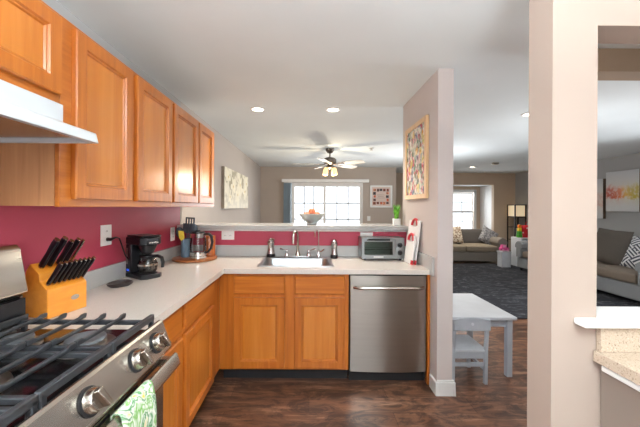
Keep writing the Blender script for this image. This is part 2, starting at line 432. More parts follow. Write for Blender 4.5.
# wall cabinets on the left
XF = -0.97
UP = [(0.40, 1.178, 1.79, [(0.415, 0.775), (0.79, 1.166)], 'honey maple wall cabinet above the white range hood'),
      (1.18, 2.115, 1.395, [(1.236, 1.630), (1.676, 2.098)], 'honey maple double door wall cabinet next to the range hood'),
      (2.116, 3.08, 1.395, [(2.13, 2.588), (2.612, 2.99)], 'honey maple double door wall cabinet at the far end of the run')]
for (y0, y1, z0, drs, lab) in UP:
    t = thing('wall_cabinet', ((WL+XF)/2, (y0+y1)/2, z0), lab, 'cabinet', 'honey maple wall cabinets'); o = t.location
    MB(o).box(WL+0.001, y0, z0+0.004, XF-0.02, y1, 2.14).build('body', 'side', t)
    MB(o).box(XF-0.0199, y0, z0, XF, y1, 2.14).build('face_frame', 'cab_y', t, bevel=0.002)
    for (a, b) in drs: frame_panel(t, o, mapL(XF+0.0005), a, b, z0+0.032, 2.118)

# base cabinets, left run
XB = -0.715
def base_left(y0, y1, a, b, lab):
    t = thing('base_cabinet', ((WL+XB)/2, (y0+y1)/2, 0), lab, 'cabinet', 'honey maple base cabinets'); o = t.location
    MB(o).box(WL+0.002, y0, 0.107, XB-0.02, y1, 0.875).build('body', 'side', t)
    MB(o).box(XB-0.0199, y0, 0.107, XB, y1, 0.875).build('face_frame', 'cab', t, bevel=0.002)
    MB(o).box(WL+0.002, y0, 0.0, XB-0.07, y1, 0.1065).build('toe_kick', 'toe', t)
    frame_panel(t, o, mapL(XB+0.0005), a, b, 0.123, 0.682)
    slab(t, o, mapL(XB+0.0005), a, b, 0.712, 0.853, mat='cab_y')
base_left(1.19, 1.70, 1.215, 1.672, 'narrow honey maple base cabinet beside the gas range')
base_left(1.701, 2.4245, 1.712, 2.225, 'honey maple base cabinet in the inside corner left of the sink')
# sink base
YB = 2.425
t = thing('base_cabinet', (-0.2, 2.7, 0), 'wide honey maple base cabinet under the sink with two doors', 'cabinet', 'honey maple base cabinets'); o = t.location
MB(o).box(-0.69, YB+0.02, 0.107, -0.64, 3.015, 0.875).box(0.29, YB+0.02, 0.107, 0.31, 3.015, 0.875).box(-0.64, YB+0.02, 0.107, 0.29, 3.015, 0.127).box(-0.64, 3.0, 0.127, 0.29, 3.015, 0.875).build('body', 'side', t)
MB(o).box(-0.7148, YB, 0.107, 0.312, YB+0.0199, 0.875).build('face_frame', 'cab', t, bevel=0.002)
MB(o).box(-0.7, YB+0.07, 0.0, 0.312, YB+0.09, 0.1065).build('toe_kick', 'toe', t)
for (a, b) in ((-0.60, -0.197), (-0.118, 0.278)):
    frame_panel(t, o, mapB(YB-0.0005), a, b, 0.123, 0.682)
    slab(t, o, mapB(YB-0.0005), a, b, 0.71, 0.852)
solo('filler_panel', MB().box(0.934, 2.41, 0.0, 0.9535, 2.45, 0.875), 'cab', 'narrow vertical maple filler strip between dishwasher and stub wall', 'cabinet panel', bevel=0.002)

# dishwasher
t = thing('dishwasher', (0.622, 2.7, 0), 'stainless steel dishwasher with a curved bar handle', 'dishwasher'); o = t.location
MB(o).box(0.318, 2.44, 0.09, 0.93, 3.0, 0.87).build('body', 'blackm', t)
pl = [(0.322, 2.44)]+[(0.322+0.604*i/20, 2.400+0.018*(2*i/20-1)**2) for i in range(21)]+[(0.926, 2.44)]
MB(o).prism(pl, 'z', 0.098, 0.862).build('door', 'steel', t, bevel=0.004)
MB(o).box(0.322, 2.402, 0.8622, 0.926, 2.44, 0.872).build('control_strip', 'black', t)
pts = []
for i in range(17):
    u = i/16; pts.append((0.35+0.548*u, 2.398-0.045*math.sin(PI*u)**0.45 if 0 < u < 1 else 2.402, 0.768+0.008*math.sin(PI*u)))
MB(o).tube(pts, 0.013, 10).build('handle', 'nickel', t)
MB(o).box(0.322, 2.47, 0.0, 0.93, 2.49, 0.089).build('toe_kick', 'toe', t)

# countertop
t = thing('countertop', (-0.3, 2.6, 0.876), 'speckled beige laminate L shaped worktop with low backsplash', 'countertop'); o = t.location
ZB, ZT = 0.876, 0.914
m = MB(o); m.box(WL+0.001, 1.186, ZB, -0.67, 2.38, ZT); m.box(WL+0.001, 2.38, ZB, -0.41, 3.018, ZT); 
m.box(-0.41, 2.38, ZB, 0.18, 2.485, ZT); m.box(-0.41, 2.945, ZB, 0.18, 3.018, ZT); m.box(0.18, 2.38, ZB, 0.9535, 3.018, ZT)
m.build('worktop', 'counter', t)
m = MB(o); m.box(WL+0.001, 1.186, ZT, WL+0.02, 3.0, 1.02); m.box(WL+0.001, 3.0, ZT, 0.9535, 3.0183, 1.02); m.box(0.935, 2.33, ZT-0.04, 0.9538, 3.0, 1.02)
m.build('backsplash', 'ledge', t, bevel=0.003)

# sink
t = thing('kitchen_sink', (-0.115, 2.71, ZT), 'stainless steel drop in sink set into the beige worktop', 'sink'); o = t.location
m = MB(o)
def rr(x0, y0, x1, y1, r, z, n=5):
    out = []
    for (cx, cy, a0) in ((x1-r, y1-r, 0), (x0+r, y1-r, PI/2), (x0+r, y0+r, PI), (x1-r, y0+r, 3*PI/2)):
        for i in range(n+1): out.append((cx+r*math.cos(a0+PI/2*i/n), cy+r*math.sin(a0+PI/2*i/n), z))
    return out
loops = [rr(-0.43, 2.462, 0.20, 2.972, 0.03, ZT+0.0008), rr(-0.428, 2.464, 0.198, 2.97, 0.03, ZT+0.006), rr(-0.40, 2.495, 0.17, 2.895, 0.05, ZT+0.006),
         rr(-0.393, 2.502, 0.163, 2.888, 0.055, ZT-0.004), rr(-0.38, 2.515, 0.15, 2.875, 0.06, ZT-0.15), rr(-0.35, 2.545, 0.12, 2.845, 0.06, ZT-0.17)]
n = len(loops[0]); vs = [p for l in loops for p in l]
fs = [(i*n+k, i*n+(k+1) % n, (i+1)*n+(k+1) % n, (i+1)*n+k) for i in range(len(loops)-1) for k in range(n)]+[tuple((len(loops)-1)*n+k for k in range(n))]
m.add(vs, fs); m.build('basin', 'sinksteel', t, angle=50)
MB(o).lathe([(0.0, 0.001), (0.03, 0.001), (0.042, 0.006), (0.045, 0.002)], (-0.115, 2.70, ZT-0.17), 20).build('drain', 'chrome', t)

ZS = ZT+0.006
# faucet with two lever handles
def gooseneck(x, y, z, h, r, dirx, diry, drop, n=14):
    p = [(x, y, z), (x, y, z+h-r)]
    for i in range(1, n+1):
        a = PI*i/n; d = r*(1-math.cos(a)); p.append((x+dirx*d, y+diry*d, z+h-r+r*math.sin(a)))
    p.append((x+dirx*2*r, y+diry*2*r, z+h-r-drop)); return p
t = thing('faucet', (-0.115, 2.93, ZS), 'polished gooseneck kitchen faucet with two cross lever handles', 'faucet'); o = t.location
MB(o).box(-0.245, 2.908, ZS, 0.015, 2.952, ZS+0.012).build('deck_plate', 'chrome', t, bevel=0.005)
MB(o).lathe([(0.026, 0.012), (0.024, 0.03), (0.016, 0.045), (0.014, 0.06)], (-0.115, 2.93, ZS), 16).tube(gooseneck(-0.115, 2.93, ZS+0.03, 0.215, 0.04, -0.5, -0.86, 0.07), 0.0115, 10).build('spout', 'nickel', t)
for sx in (-1, 1):
    hx = -0.115+sx*0.105
    MB(o).lathe([(0.022, 0.012), (0.019, 0.03), (0.013, 0.04), (0.015, 0.055), (0.012, 0.068), (0.0, 0.072)], (hx, 2.93, ZS), 14).tube([(hx, 2.93, ZS+0.06), (hx+sx*0.03, 2.915, ZS+0.068), (hx+sx*0.062, 2.90, ZS+0.082)], [0.008, 0.007, 0.009], 8).build('handle', 'chrome', t)
# filter tap
t = thing('filter_tap', (0.085, 2.93, ZS), 'slim hooked filter water tap right of the faucet', 'tap'); o = t.location
MB(o).lathe([(0.02, 0), (0.018, 0.02), (0.01, 0.035), (0.009, 0.06)], (0.085, 2.93, ZS), 14).tube(gooseneck(0.085, 2.93, ZS+0.03, 0.225, 0.025, -0.75, -0.66, 0.035), 0.006, 8).build('spout', 'chrome', t)
MB(o).tube([(0.085, 2.93, ZS+0.045), (0.115, 2.925, ZS+0.055), (0.14, 2.92, ZS+0.075)], [0.008, 0.006, 0.008], 8).tube([(0.085, 2.93, ZS+0.045), (0.06, 2.925, ZS+0.04)], 0.007, 8).build('lever', 'chrome', t)

# tall chrome dispensers
def dispenser(x, y, lab, r, h, spout):
    t = thing('soap_dispenser', (x, y, ZT+0.0005), lab, 'dispenser', 'chrome dispensers beside the sink'); o = t.location; z = o[2]
    MB(o).lathe([(r, 0), (r*1.02, 0.01), (r*0.98, 0.035)], (x, y, z), 18).build('base', 'black', t)
    MB(o).lathe([(r*0.95, 0.0352), (r*0.8, 0.08), (r*0.72, h*0.62), (r*0.95, h*0.76), (r*0.9, h*0.82)], (x, y, z), 18).build('body', 'dchrome', t)
    k = MB(o).lathe([(r*0.7, h*0.821), (r*0.75, h*0.9), (r*0.35, h*0.95), (r*0.4, h), (0, h*1.01)], (x, y, z), 16)
    if spout: k.tube([(x, y, z+h*0.9), (x+0.02, y-0.012, z+h*0.95), (x+0.04, y-0.02, z+h*0.91)], [0.010, 0.008, 0.006], 8)
    k.build('pump', 'dchrome', t)
dispenser(-0.375, 2.985-0.035, 'chrome soap dispenser with side spout at left of the sink', 0.041, 0.185, True)
dispenser(0.232, 2.90, 'slim chrome soap dispenser at right of the sink', 0.035, 0.18, False)

# ------------------------------------------------------------------ gas range
R0, R1 = 0.41, 1.178
t = thing('gas_range', (-0.93, 0.795, 0), 'stainless gas range with black cast iron grates and round knobs', 'stove'); o = t.location
MB(o).box(-1.27, R0, 0.03, -0.60, R1, 0.87).build('body', 'enamel', t)
MB(o).box(-1.27, R0, 0.871, -0.60, R1, 0.925).box(-0.60, R0, 0.9, -0.588, R1, 0.932).build('cooktop', 'enamel', t, bevel=0.004)
cp = MB(o); cp.prism([(-0.60, 0.8605), (-0.536, 0.8505), (-0.530, 0.862), (-0.565, 0.957), (-0.575, 0.963), (-0.586, 0.96), (-0.586, 0.898), (-0.60, 0.898)], 'y', R0, R1)
cp = cp.build('control_panel', 'steel_h', t, bevel=0.003)
nrm = Vector((0.095, 0, 0.035)).normalized(); upv = Vector((-0.035, 0, 0.095)).normalized()
KM = Matrix((Vector((0, 1, 0)), upv, nrm)).transposed()
for y in (0.48, 0.605, 0.762, 0.967, 1.092):
    c = Vector((-0.5478, y, 0.911))
    MB(o).lathe([(0.036, 0.0003), (0.036, 0.004), (0.03, 0.006), (0, 0.006)], c, 24, 0, KM).build('knob_ring', 'blackm', t)
    kb = MB(o).lathe([(0.031, 0.0062), (0.029, 0.022), (0.026, 0.027), (0.0, 0.028)], c, 24, 0, KM)
    kb = kb.build('knob', 'nickel', t)
    g = MB(o)
    Mx = Matrix.Translation(c) @ KM.to_4x4() @ Matrix.Rotation(0.35, 4, 'Z')
    g.box(-0.008, -0.027, 0.0275, 0.008, 0.027, 0.044, M=Mx); g.build('grip', 'nickel', kb, bevel=0.003)
od = MB(o); od.prism([(-0.60, 0.2), (-0.565, 0.2), (-0.56, 0.22), (-0.56, 0.835), (-0.565, 0.846), (-0.60, 0.849)], 'y', R0+0.004, R1-0.004)
od = od.build('oven_door', 'steel_h', t, bevel=0.003)
MB(o).box(-0.5598, R0+0.1, 0.36, -0.557, R1-0.1, 0.74).build('oven_window', 'ovenglass', od)
g = MB(o)
for i in range(5): g.box(-0.5599, 0.46+i*0.14, 0.81, -0.558, 0.575+i*0.14, 0.818); g.box(-0.5599, 0.46+i*0.14, 0.826, -0.558, 0.575+i*0.14, 0.834)
g.build('vent_slots', 'blackm', od)
hprof = [(-0.503, 0.790), (-0.496, 0.792), (-0.493, 0.800), (-0.506, 0.836), (-0.512, 0.841), (-0.519, 0.839), (-0.521, 0.832), (-0.509, 0.796)]
hb = MB(o).prism(hprof, 'y', R0+0.006, R1-0.006)
for y in (R0+0.035, R1-0.035): hb.box(-0.561, y-0.016, 0.806, -0.512, y+0.016, 0.832)
hb.build('handle', 'steel_h', od, bevel=0.003)
MB(o).box(-0.60, R0+0.004, 0.04, -0.57, R1-0.004, 0.192).build('drawer', 'steel_h', t, bevel=0.003)
bg = MB(o); bg.prism([(-1.27, 0.926), (-1.13, 0.926), (-1.125, 1.04), (-1.085, 1.07), (-1.115, 1.235), (-1.13, 1.25), (-1.27, 1.25)], 'y', R0, R1)
bg = bg.build('backguard', 'steel_h', t, bevel=0.004)
MB(o).box(-1.124, R0, 0.94, -1.095, R1-0.002, 1.045).build('vent_strip', 'black', bg)
MB(o).box(-1.1, 0.65, 1.12, -1.089, 0.93, 1.20).build('display', 'ovenglass', bg)
# burners
for (x, y, r) in ((-0.755, 1.03, 0.06), (-0.755, 0.58, 0.06), (-0.985, 1.03, 0.045), (-0.985, 0.58, 0.045), (-0.87, 0.79, 0.05)):
    b = MB(o).lathe([(r*1.5, 0.926), (r*1.45, 0.933), (r*1.0, 0.936), (r*0.98, 0.946)], (x, y, 0), 24).build('burner', 'steel', t)
    MB(o).lathe([(r*0.98, 0.9465), (r, 0.950), (r*0.95, 0.957), (0, 0.959)], (x, y, 0), 24).build('burner_cap', 'capgrey', b)
# grates: three sections side by side, long bars running away from the cook's right
gz = 0.988
for (y0, y1) in ((0.425, 0.669), (0.672, 0.916), (0.919, 1.166)):
    g = MB(o); rb = 0.008
    xa, xb = -1.08, -0.600
    for y in (y0+rb, y1-rb-0.02): g.box(xa, y-rb, gz-0.03, xb, y+rb, gz-0.014)
    for x in (xa, xb): g.box(x-rb, y0, gz-0.022, x+rb, y1, gz)
    for x in (xa+0.075, xa+0.15, xa+0.225, xa+0.30, xa+0.375):
        r2 = rb*0.7
        g.prism([(y0, gz-0.014), (y1-0.005, gz-0.014), (y1, gz-0.004), (y1, gz+0.004), (y1-0.022, gz+0.004), (y1-0.034, gz-0.002), (y0+0.034, gz-0.002), (y0+0.022, gz+0.004), (y0, gz+0.004)], 'x', x-r2, x+r2)
    for x in (xa, xb):
        for y in (y0+0.01, y1-0.01): g.box(x-rb, y-rb, 0.9265, x+rb, y+rb, gz-0.01)
    g.build('grate', 'iron', t, bevel=0.003)

# towel over the oven handle
def towel_mat():
    k = NT('towel_leaf_print')
    f = k.noise(k.pos((14, 14, 9)), 1.0, 3, 0.5, 1.5)
    c = k.ramp(f, [(0.34, (235, 236, 226)), (0.42, (110, 176, 70)), (0.48, (236, 236, 228)), (0.55, (60, 140, 70)), (0.60, (228, 232, 220)), (0.68, (240, 200, 40))], 'LINEAR')
    k.link(c, k.b.inputs['Base Color']); k.b.inputs['Roughness'].default_value = 0.9
    return k.m
MAT['towel'] = towel_mat()
m = MB(); N = 12; ro = 0.0235; prof = []
for i in range(9): prof.append((-0.5255+0.008*(1-i/8), 0.54+0.29*i/8))
for i in range(1, 8): a = PI-PI*i/8; prof.append((-0.512+0.0135*math.cos(a), 0.831+0.0145*math.sin(a)))
for i in range(11): prof.append((-0.498+0.0115*min(1,i/1.5), 0.831-0.34*i/10))
vs = []
for (px, pz) in prof:
    for k in range(N+1):
        u = k/N; wv = 0.006*math.sin(u*PI*5)*min(1, max(0, (0.81-pz)/0.15))
        vs.append((px+(wv if px > -0.512 else 0), 0.81+0.16*u, pz))
L = len(prof)
fs = [(i*(N+1)+k, i*(N+1)+k+1, (i+1)*(N+1)+k+1, (i+1)*(N+1)+k) for i in range(L-1) for k in range(N)]
m.add(vs, fs)
tw = solo('dish_towel', m, 'towel', 'white dish towel with green leaf print hung on the oven handle', 'towel')
sm = tw.modifiers.new('thick', 'SOLIDIFY'); sm.thickness = 0.003; sm.offset = 1.0

# range hood
t = thing('range_hood', (-1.05, 0.79, 1.64), 'white under cabinet range hood with sloped front above the stove', 'range hood'); o = t.location
hm = MB(o); hm.prism([(WL+0.001, 1.66), (-0.835, 1.66), (-0.835, 1.64), (-0.816, 1.64), (-0.826, 1.678), (-0.954, 1.722), (-0.954, 1.789), (WL+0.001, 1.789)], 'y', R0, R1)
hm.box(WL+0.001, R0, 1.64, -0.835, R0+0.015, 1.66); hm.box(WL+0.001, R1-0.015, 1.64, -0.835, R1, 1.66)
hm.build('body', 'hoodw', t, bevel=0.003)
MB(o).box(WL+0.05, R0+0.05, 1.652, -0.86, R1-0.05, 1.659).build('filter', 'nickel', t)

# ------------------------------------------------------------------ peninsula at right foreground
t = thing('base_cabinet', (1.6, 0.76, 0), 'taupe painted peninsula cabinet under the speckled counter at the right edge', 'cabinet'); o = t.location
MB(o).box(1.0, 0.5, 0.0, 2.38, 1.046, 0.875).build('body', 'pencab', t)
MB(o).box(0.985, 0.5, 0.852, 0.9995, 1.03, 0.872).build('molding', 'white', t, bevel=0.004)
t = thing('countertop', (1.6, 0.76, 0.876), 'speckled tan laminate peninsula counter at the right edge', 'countertop'); o = t.location
MB(o).box(0.975, 0.45, 0.876, 2.395, 1.0485, 0.914).build('worktop', 'counter2', t, bevel=0.003)
MB(o).box(0.985, 1.03, 0.9142, 2.395, 1.0485, 0.9995).build('backsplash', 'counter2', t, bevel=0.002)

# ------------------------------------------------------------------ wall plates
def outlet(mp, o, u, v, lab, name='wall_outlet', cat='outlet', horiz=False, w=0.08, h=0.125, sw=False, group='white outlet plates'):
    t = thing(name, o, lab, cat, group)
    def bx(m, u0, v0, w0, u1, v1, w1):
        a, b = mp(u0, v0, w0), mp(u1, v1, w1)
        return m.box(*[min(a[i], b[i]) for i in range(3)], *[max(a[i], b[i]) for i in range(3)])
    if horiz: w, h = h, w
    bx(MB(o), u-w/2, v-h/2, 0.0005, u+w/2, v+h/2, 0.007).build('plate', 'whitep', t, bevel=0.002)
    if sw: bx(MB(o), u-0.012, v-0.03, 0.007, u+0.012, v+0.03, 0.012).build('toggle', 'whitep', t, bevel=0.002)
    else:
        for s_ in (-1, 1):
            m = MB(o); cu, cv = (u+s_*0.026, v) if horiz else (u, v+s_*0.026)
            sk = bx(m, cu-0.016, cv-0.016, 0.007, cu+0.016, cv+0.016, 0.009).build('socket', 'whitep', t, bevel=0.004)
            g = MB(o)
            for q in (-0.006, 0.006): bx(g, cu+q-0.0012, cv-0.005, 0.009, cu+q+0.0012, cv+0.005, 0.0095)
            g.build('slot', 'blackm', sk)
    return t
outlet(mapL(WL), (WL, 1.925, 1.20), 1.925, 1.215, 'white wall outlet with the coffee maker plugged in', w=0.10, h=0.13)
outlet(mapL(WL), (WL, 2.86, 1.13), 2.86, 1.14, 'white wall outlet in the corner behind the utensil crock')
outlet(mapB(3.0185), (-0.81, 3.0185, 1.11), -0.81, 1.115, 'white sideways outlet on the raspberry half wall left of sink', horiz=True, w=0.085)
outlet(mapB(3.0185), (0.56, 3.0185, 1.11), 0.56, 1.112, 'white sideways outlet on the half wall above the toaster oven', horiz=True)
outlet(mapB(FA), (1.53, FA, 1.08), 1.53, 1.11, 'white light switch on the taupe wall beside the patio door', 'light_switch', 'switch', w=0.085, h=0.125, sw=True, group=None)

# ------------------------------------------------------------------ knife block and knives
MAT['block'] = wood('knife_block_wood', (206, 122, 28), (226, 142, 40), (238, 160, 58), 'y', rough=0.3, coat=0.3, sc=0.7)
KA = math.radians(-14)    # turn of the block about z
kbx, kby = -1.165, 1.40
t = thing('knife_block', (kbx, kby, ZT+0.0005), 'two tier amber wood knife block on the counter behind the range', 'knife block', rz=KA)
prof = [(-0.084, 0.0), (0.075, 0.0), (0.075, 0.125), (0.030, 0.160), (0.028, 0.190), (-0.028, 0.232), (-0.052, 0.20)]
mm = MB(); mm.prism(prof, 'y', -0.088, 0.088); kbk = mm.build('block', 'block', t, bevel=0.004)
MB().add([(0.0755, 0.012*math.cos(a*PI/8)*1.6+0.03, 0.065+0.012*math.sin(a*PI/8)) for a in range(16)]+[(0.0768, 0.012*math.cos(a*PI/8)*1.6+0.03, 0.065+0.012*math.sin(a*PI/8)) for a in range(16)], [tuple(range(16, 32))]+[(i, (i+1) % 16, 16+(i+1) % 16, 16+i) for i in range(16)]).build('emblem', 'nickel', t)
RZ = Matrix.Rotation(KA, 4, 'Z')
def knife(kind, local, lean, L, r, lab, grp, steel=False):
    # origin where the handle meets the block; handle leans towards local +x
    p = Vector((kbx, kby, ZT+0.0005))+(RZ @ Vector(local))
    t = thing(kind, p, lab, 'knife', grp, rz=KA)
    d = Vector((math.sin(lean), 0, math.cos(lean)))
    pts = [d*0.008, d*0.02, d*(L*0.5), d*(L*0.85), d*L]
    MB().tube(pts, [r*0.85, r, r*0.9, r*1.1, r*0.95], 8, flat=0.65).build('handle', 'nickel' if steel else 'black', t)
    MB().tube([d*0.0005, d*0.0078], r*0.95, 8, flat=0.7).build('bolster', 'nickel', t)
    MB().tube([d*(L+0.0003), d*(L+0.006)], r*0.9, 8, flat=0.65).build('end_cap', 'nickel', t)
    return t
for i in range(8):
    y = -0.075+i*0.0214
    knife('steak_knife', (0.0575, y, 0.1455), math.radians(38), 0.118, 0.0105, 'black handled steak knife in the front row of the knife block', 'steak knives in the front row of the block')
big = [(-0.066, 0.15, 0.0155, False, 'large black chef knife handle nearest the range in the back tier'), (-0.034, 0.155, 0.0155, False, 'second large black handle from the range in the back tier'), (0.004, 0.135, 0.0135, False, 'third black knife handle from the range in the back tier'), (0.033, 0.14, 0.0125, False, 'slim black handle next to the steel in the back tier'), (0.060, 0.13, 0.010, True, 'silver sharpening steel at the far end of the back tier')]
for (y, L, r, st, lab) in big:
    knife('sharpening_steel' if st else 'kitchen_knife', (0.005, y, 0.2165), math.radians(37), L, r, lab, None, st)

# spoon rest
MAT['darkdish'] = plain('dark_pewter', (58, 48, 46), 0.35, var=0.1)
m = MB(); vs = []; n = 24; rings = 5
for j in range(rings):
    f = [0.35, 0.7, 0.95, 1.0, 0.93][j]; z = [0.001, 0.002, 0.014, 0.02, 0.022][j]
    for k in range(n):
        a = 2*PI*k/n; r = 1+0.35*max(0, math.cos(a))**6
        vs.append((-1.155+0.058*f*r*math.cos(a)*0.9, 1.85+0.06*f*math.sin(a)+0.02*math.cos(a)*f, ZT+0.0005+z*1.1))
fs = [(j*n+k, j*n+(k+1) % n, (j+1)*n+(k+1) % n, (j+1)*n+k) for j in range(rings-1) for k in range(n)]+[tuple(range(n))]
m.add(vs, fs)
sr = solo('spoon_rest', m, 'darkdish', 'small dark leaf shaped spoon rest on the counter before the coffee maker', 'spoon rest')
sm = sr.modifiers.new('thick', 'SOLIDIFY'); sm.thickness = 0.003; sm.offset = 1

# coffee maker
CZ = ZT+0.0005; ca = math.radians(-32); cx_, cy_ = -1.135, 2.10
t = thing('coffee_maker', (cx_, cy_, CZ), 'black drip coffee maker on the counter below the wall outlet', 'coffee maker', rz=ca)
m = MB(); m.prism([(x*0.105+0.0, y) for x, y in [(-1, -0.075), (0.75, -0.075), (1, -0.045), (1, 0.045), (0.75, 0.075), (-1, 0.075)]], 'z', 0, 0.028)
m.build('base', 'black', t, bevel=0.004)
MB().lathe([(0.06, 0.0285), (0.06, 0.033), (0.0, 0.034)], (0.035, 0, 0), 24).build('warming_plate', 'blackm', t)
m = MB(); m.box(-0.105, -0.075, 0.0282, -0.04, 0.075, 0.225); m.build('tower', 'black', t, bevel=0.008, seg=3)
m = MB(); m.prism([(-0.105, -0.075), (0.07, -0.075), (0.1, -0.04), (0.1, 0.04), (0.07, 0.075), (-0.105, 0.075)], 'z', 0.2252, 0.275)
m.lathe([(0.035, 0.165), (0.058, 0.215), (0.058, 0.2252)], (0.035, 0, 0), 24); m.build('brew_head', 'black', t, bevel=0.005)
MB().box(-0.1, -0.07, 0.2752, 0.085, 0.07, 0.288).build('lid', 'black', t, bevel=0.006)
MB().box(-0.088, -0.0765, 0.045, -0.06, -0.0752, 0.058).build('switch', emit('blue_indicator', (40, 90, 235), 0.6), t)
MB().box(-0.09, -0.0765, 0.09, -0.075, -0.0752, 0.20).build('water_gauge', 'steel', t)
MB().prism([(-0.03, 0.238), (0.035, 0.238), (0.035, 0.246), (-0.03, 0.246)], 'x', 0.1002, 0.101).build('badge', 'nickel', t)
W2L = (Matrix.Translation((cx_, cy_, CZ)) @ Matrix.Rotation(ca, 4, 'Z')).inverted()
cord = [(WL+0.011, 1.925, 1.189), (WL+0.035, 1.925, 1.189), (WL+0.05, 1.95, 1.20), (WL+0.05, 1.985, 1.19), (WL+0.045, 2.01, 1.16), (WL+0.045, 2.03, 1.12), (WL+0.05, 2.05, 1.07), (WL+0.06, 2.08, 1.03)]
MB().tube([W2L @ Vector(p) for p in cord], [0.012, 0.010, 0.005, 0.005, 0.005, 0.005, 0.005, 0.005], 8).build('power_cord', 'black', t)
# carafe
cc = Matrix.Translation((cx_, cy_, CZ)) @ Matrix.Rotation(ca, 4, 'Z') @ Vector((0.035, 0, 0.0345))
t = thing('coffee_carafe', cc, 'glass carafe with black handle standing in the coffee maker', 'carafe', rz=math.radians(-12))
MB().lathe([(0.045, 0.001), (0.057, 0.012), (0.062, 0.045), (0.056, 0.075), (0.044, 0.098)], (0, 0, 0), 24, close=False).build('jug', glass('carafe_glass', (205, 205, 205), 0.12), t)
MB().lathe([(0.045, 0.0985), (0.047, 0.104), (0.045, 0.116), (0.02, 0.122), (0, 0.123)], (0, 0, 0), 24).build('lid', 'black', t)
MB().lathe([(0.0625, 0.05), (0.0635, 0.05), (0.0635, 0.062), (0.061, 0.062)], (0, 0, 0), 24, close=False).build('band', 'nickel', t)
MB().tube([(0.045, 0, 0.11), (0.08, 0, 0.115), (0.108, 0, 0.105), (0.118, 0, 0.075), (0.115, 0, 0.04)], [0.012, 0.011, 0.011, 0.0105, 0.009], 8, flat=1.3).build('handle', 'black', t)

# corner tray with kettle and utensils
MAT['tray'] = wood('tray_wood', (120, 66, 30), (160, 94, 46), (186, 116, 62), 'x', rough=0.35)
tx, ty, TZ = -1.05, 2.79, ZT+0.0005
solo('serving_board', MB().lathe([(0.178, 0), (0.195, 0.006), (0.195, 0.018), (0.189, 0.022), (0, 0.022)], (tx, ty, TZ), 40), 'tray', 'round brown wood serving board in the counter corner', 'board')
KZ = TZ+0.0225
MAT['bluegray'] = plain('crock_blue_grey', (88, 110, 128), 0.35, var=0.04)
ux, uy = -1.13, 2.80
t = thing('utensil_crock', (ux, uy, KZ), 'blue grey cylinder crock holding cooking utensils', 'utensil holder'); o = t.location
MB(o).lathe([(0.046, 0), (0.05, 0.005), (0.05, 0.165), (0.046, 0.168), (0.043, 0.165), (0.043, 0.012), (0, 0.01)], (ux, uy, KZ), 26).build('crock', 'bluegray', t)
MAT['yellow'] = plain('silicone_yellow', (222, 196, 60), 0.5)
MAT['greyu'] = plain('nylon_dark_grey', (66, 74, 84), 0.45)
def utensil(name, dx, dy, kind, mat, lab, lx, ly, H, rz=0.0, hs=1.0):
    base = Vector((ux+dx, uy+dy, KZ+0.0135)); top = Vector((ux+lx, uy+ly, KZ+H))
    d = (top-base).normalized(); t = thing(name, base, lab, 'utensil', 'utensils in the blue grey crock')
    L = (top-base).length; xa_ = (Vector((1, 0, 0))-d*d.x).normalized(); ya_ = d.cross(xa_); q = Matrix((xa_, ya_, d)).transposed().to_4x4() @ Matrix.Rotation(rz, 4, 'Z')
    MB().tube([d*0.003, d*L*0.5, d*(L-0.075)], [0.005, 0.006, 0.005], 8).build('shaft', 'greyu' if mat != 'nickel' else 'nickel', t)
    h = MB()
    if kind == 'slot':
        for i in range(4): h.box(-0.042+i*0.0235, -0.003, L-0.075, -0.028+i*0.0235, 0.003, L, M=q)
        h.box(-0.042, -0.003, L-0.088, 0.0425, 0.003, L-0.074, M=q); h.box(-0.042, -0.003, L-0.001, 0.0425, 0.003, L+0.012, M=q)
    elif kind == 'flat':
        h.prism([(-0.012*hs, L-0.085), (0.012*hs, L-0.085), (0.028*hs, L-0.06), (0.026*hs, L), (-0.024*hs, L+0.008), (-0.028*hs, L-0.06)], 'y', -0.004, 0.004); h.v = [q @ p for p in h.v]
    else:
        h.ball((0, 0, 0), (0.042, 0.012, 0.05)); h.v = [q @ (p+Vector((0, 0, L-0.035))) for p in h.v]
    h.build('head', mat, t, bevel=0.001 if kind != 'spoon' else 0)
utensil('slotted_turner', 0.006, 0.012, 'slot', 'greyu', 'dark slotted turner standing tallest in the crock', 0.024, 0.02, 0.35)
utensil('spatula', -0.012, -0.018, 'flat', 'yellow', 'yellow spatula leaning to the front of the crock', -0.028, -0.06, 0.238, 0.2, 0.85)
utensil('serving_spoon', 0.018, -0.004, 'spoon', 'greyu', 'dark serving spoon leaning right over the kettle', 0.064, 0.0, 0.29, 0.1)
utensil('serving_spoon', -0.02, 0.008, 'spoon', 'greyu', 'dark serving spoon leaning left towards the corner wall', -0.082, 0.02, 0.255, -0.1)
utensil('solid_turner', -0.004, 0.022, 'flat', 'greyu', 'dark solid turner in the middle of the crock', -0.012, 0.035, 0.30, 0.1, 1.4)
# glass kettle
kx, ky = -1.0, 2.735
t = thing('electric_kettle', (kx, ky, KZ), 'clear glass electric kettle with chrome bands and black handle', 'kettle'); o = t.location
MB(o).lathe([(0.075, 0), (0.078, 0.004), (0.078, 0.02), (0.07, 0.024), (0.07, 0.026), (0.074, 0.028), (0.074, 0.058), (0.07, 0.06)], (kx, ky, KZ), 30).build('base', 'chrome', t)
MB(o).lathe([(0.072, 0.0605), (0.072, 0.12), (0.066, 0.185)], (kx, ky, KZ), 30, close=False).build('jug', 'glass', t)
MB(o).lathe([(0.0665, 0.1855), (0.0665, 0.222), (0.06, 0.226)], (kx, ky, KZ), 30).build('collar', 'chrome', t)
MB(o).lathe([(0.058, 0.2263), (0.056, 0.236), (0.02, 0.24), (0.014, 0.252), (0, 0.253)], (kx, ky, KZ), 24).build('lid', 'black', t)
c_, s_ = math.cos(-0.25), math.sin(-0.25)
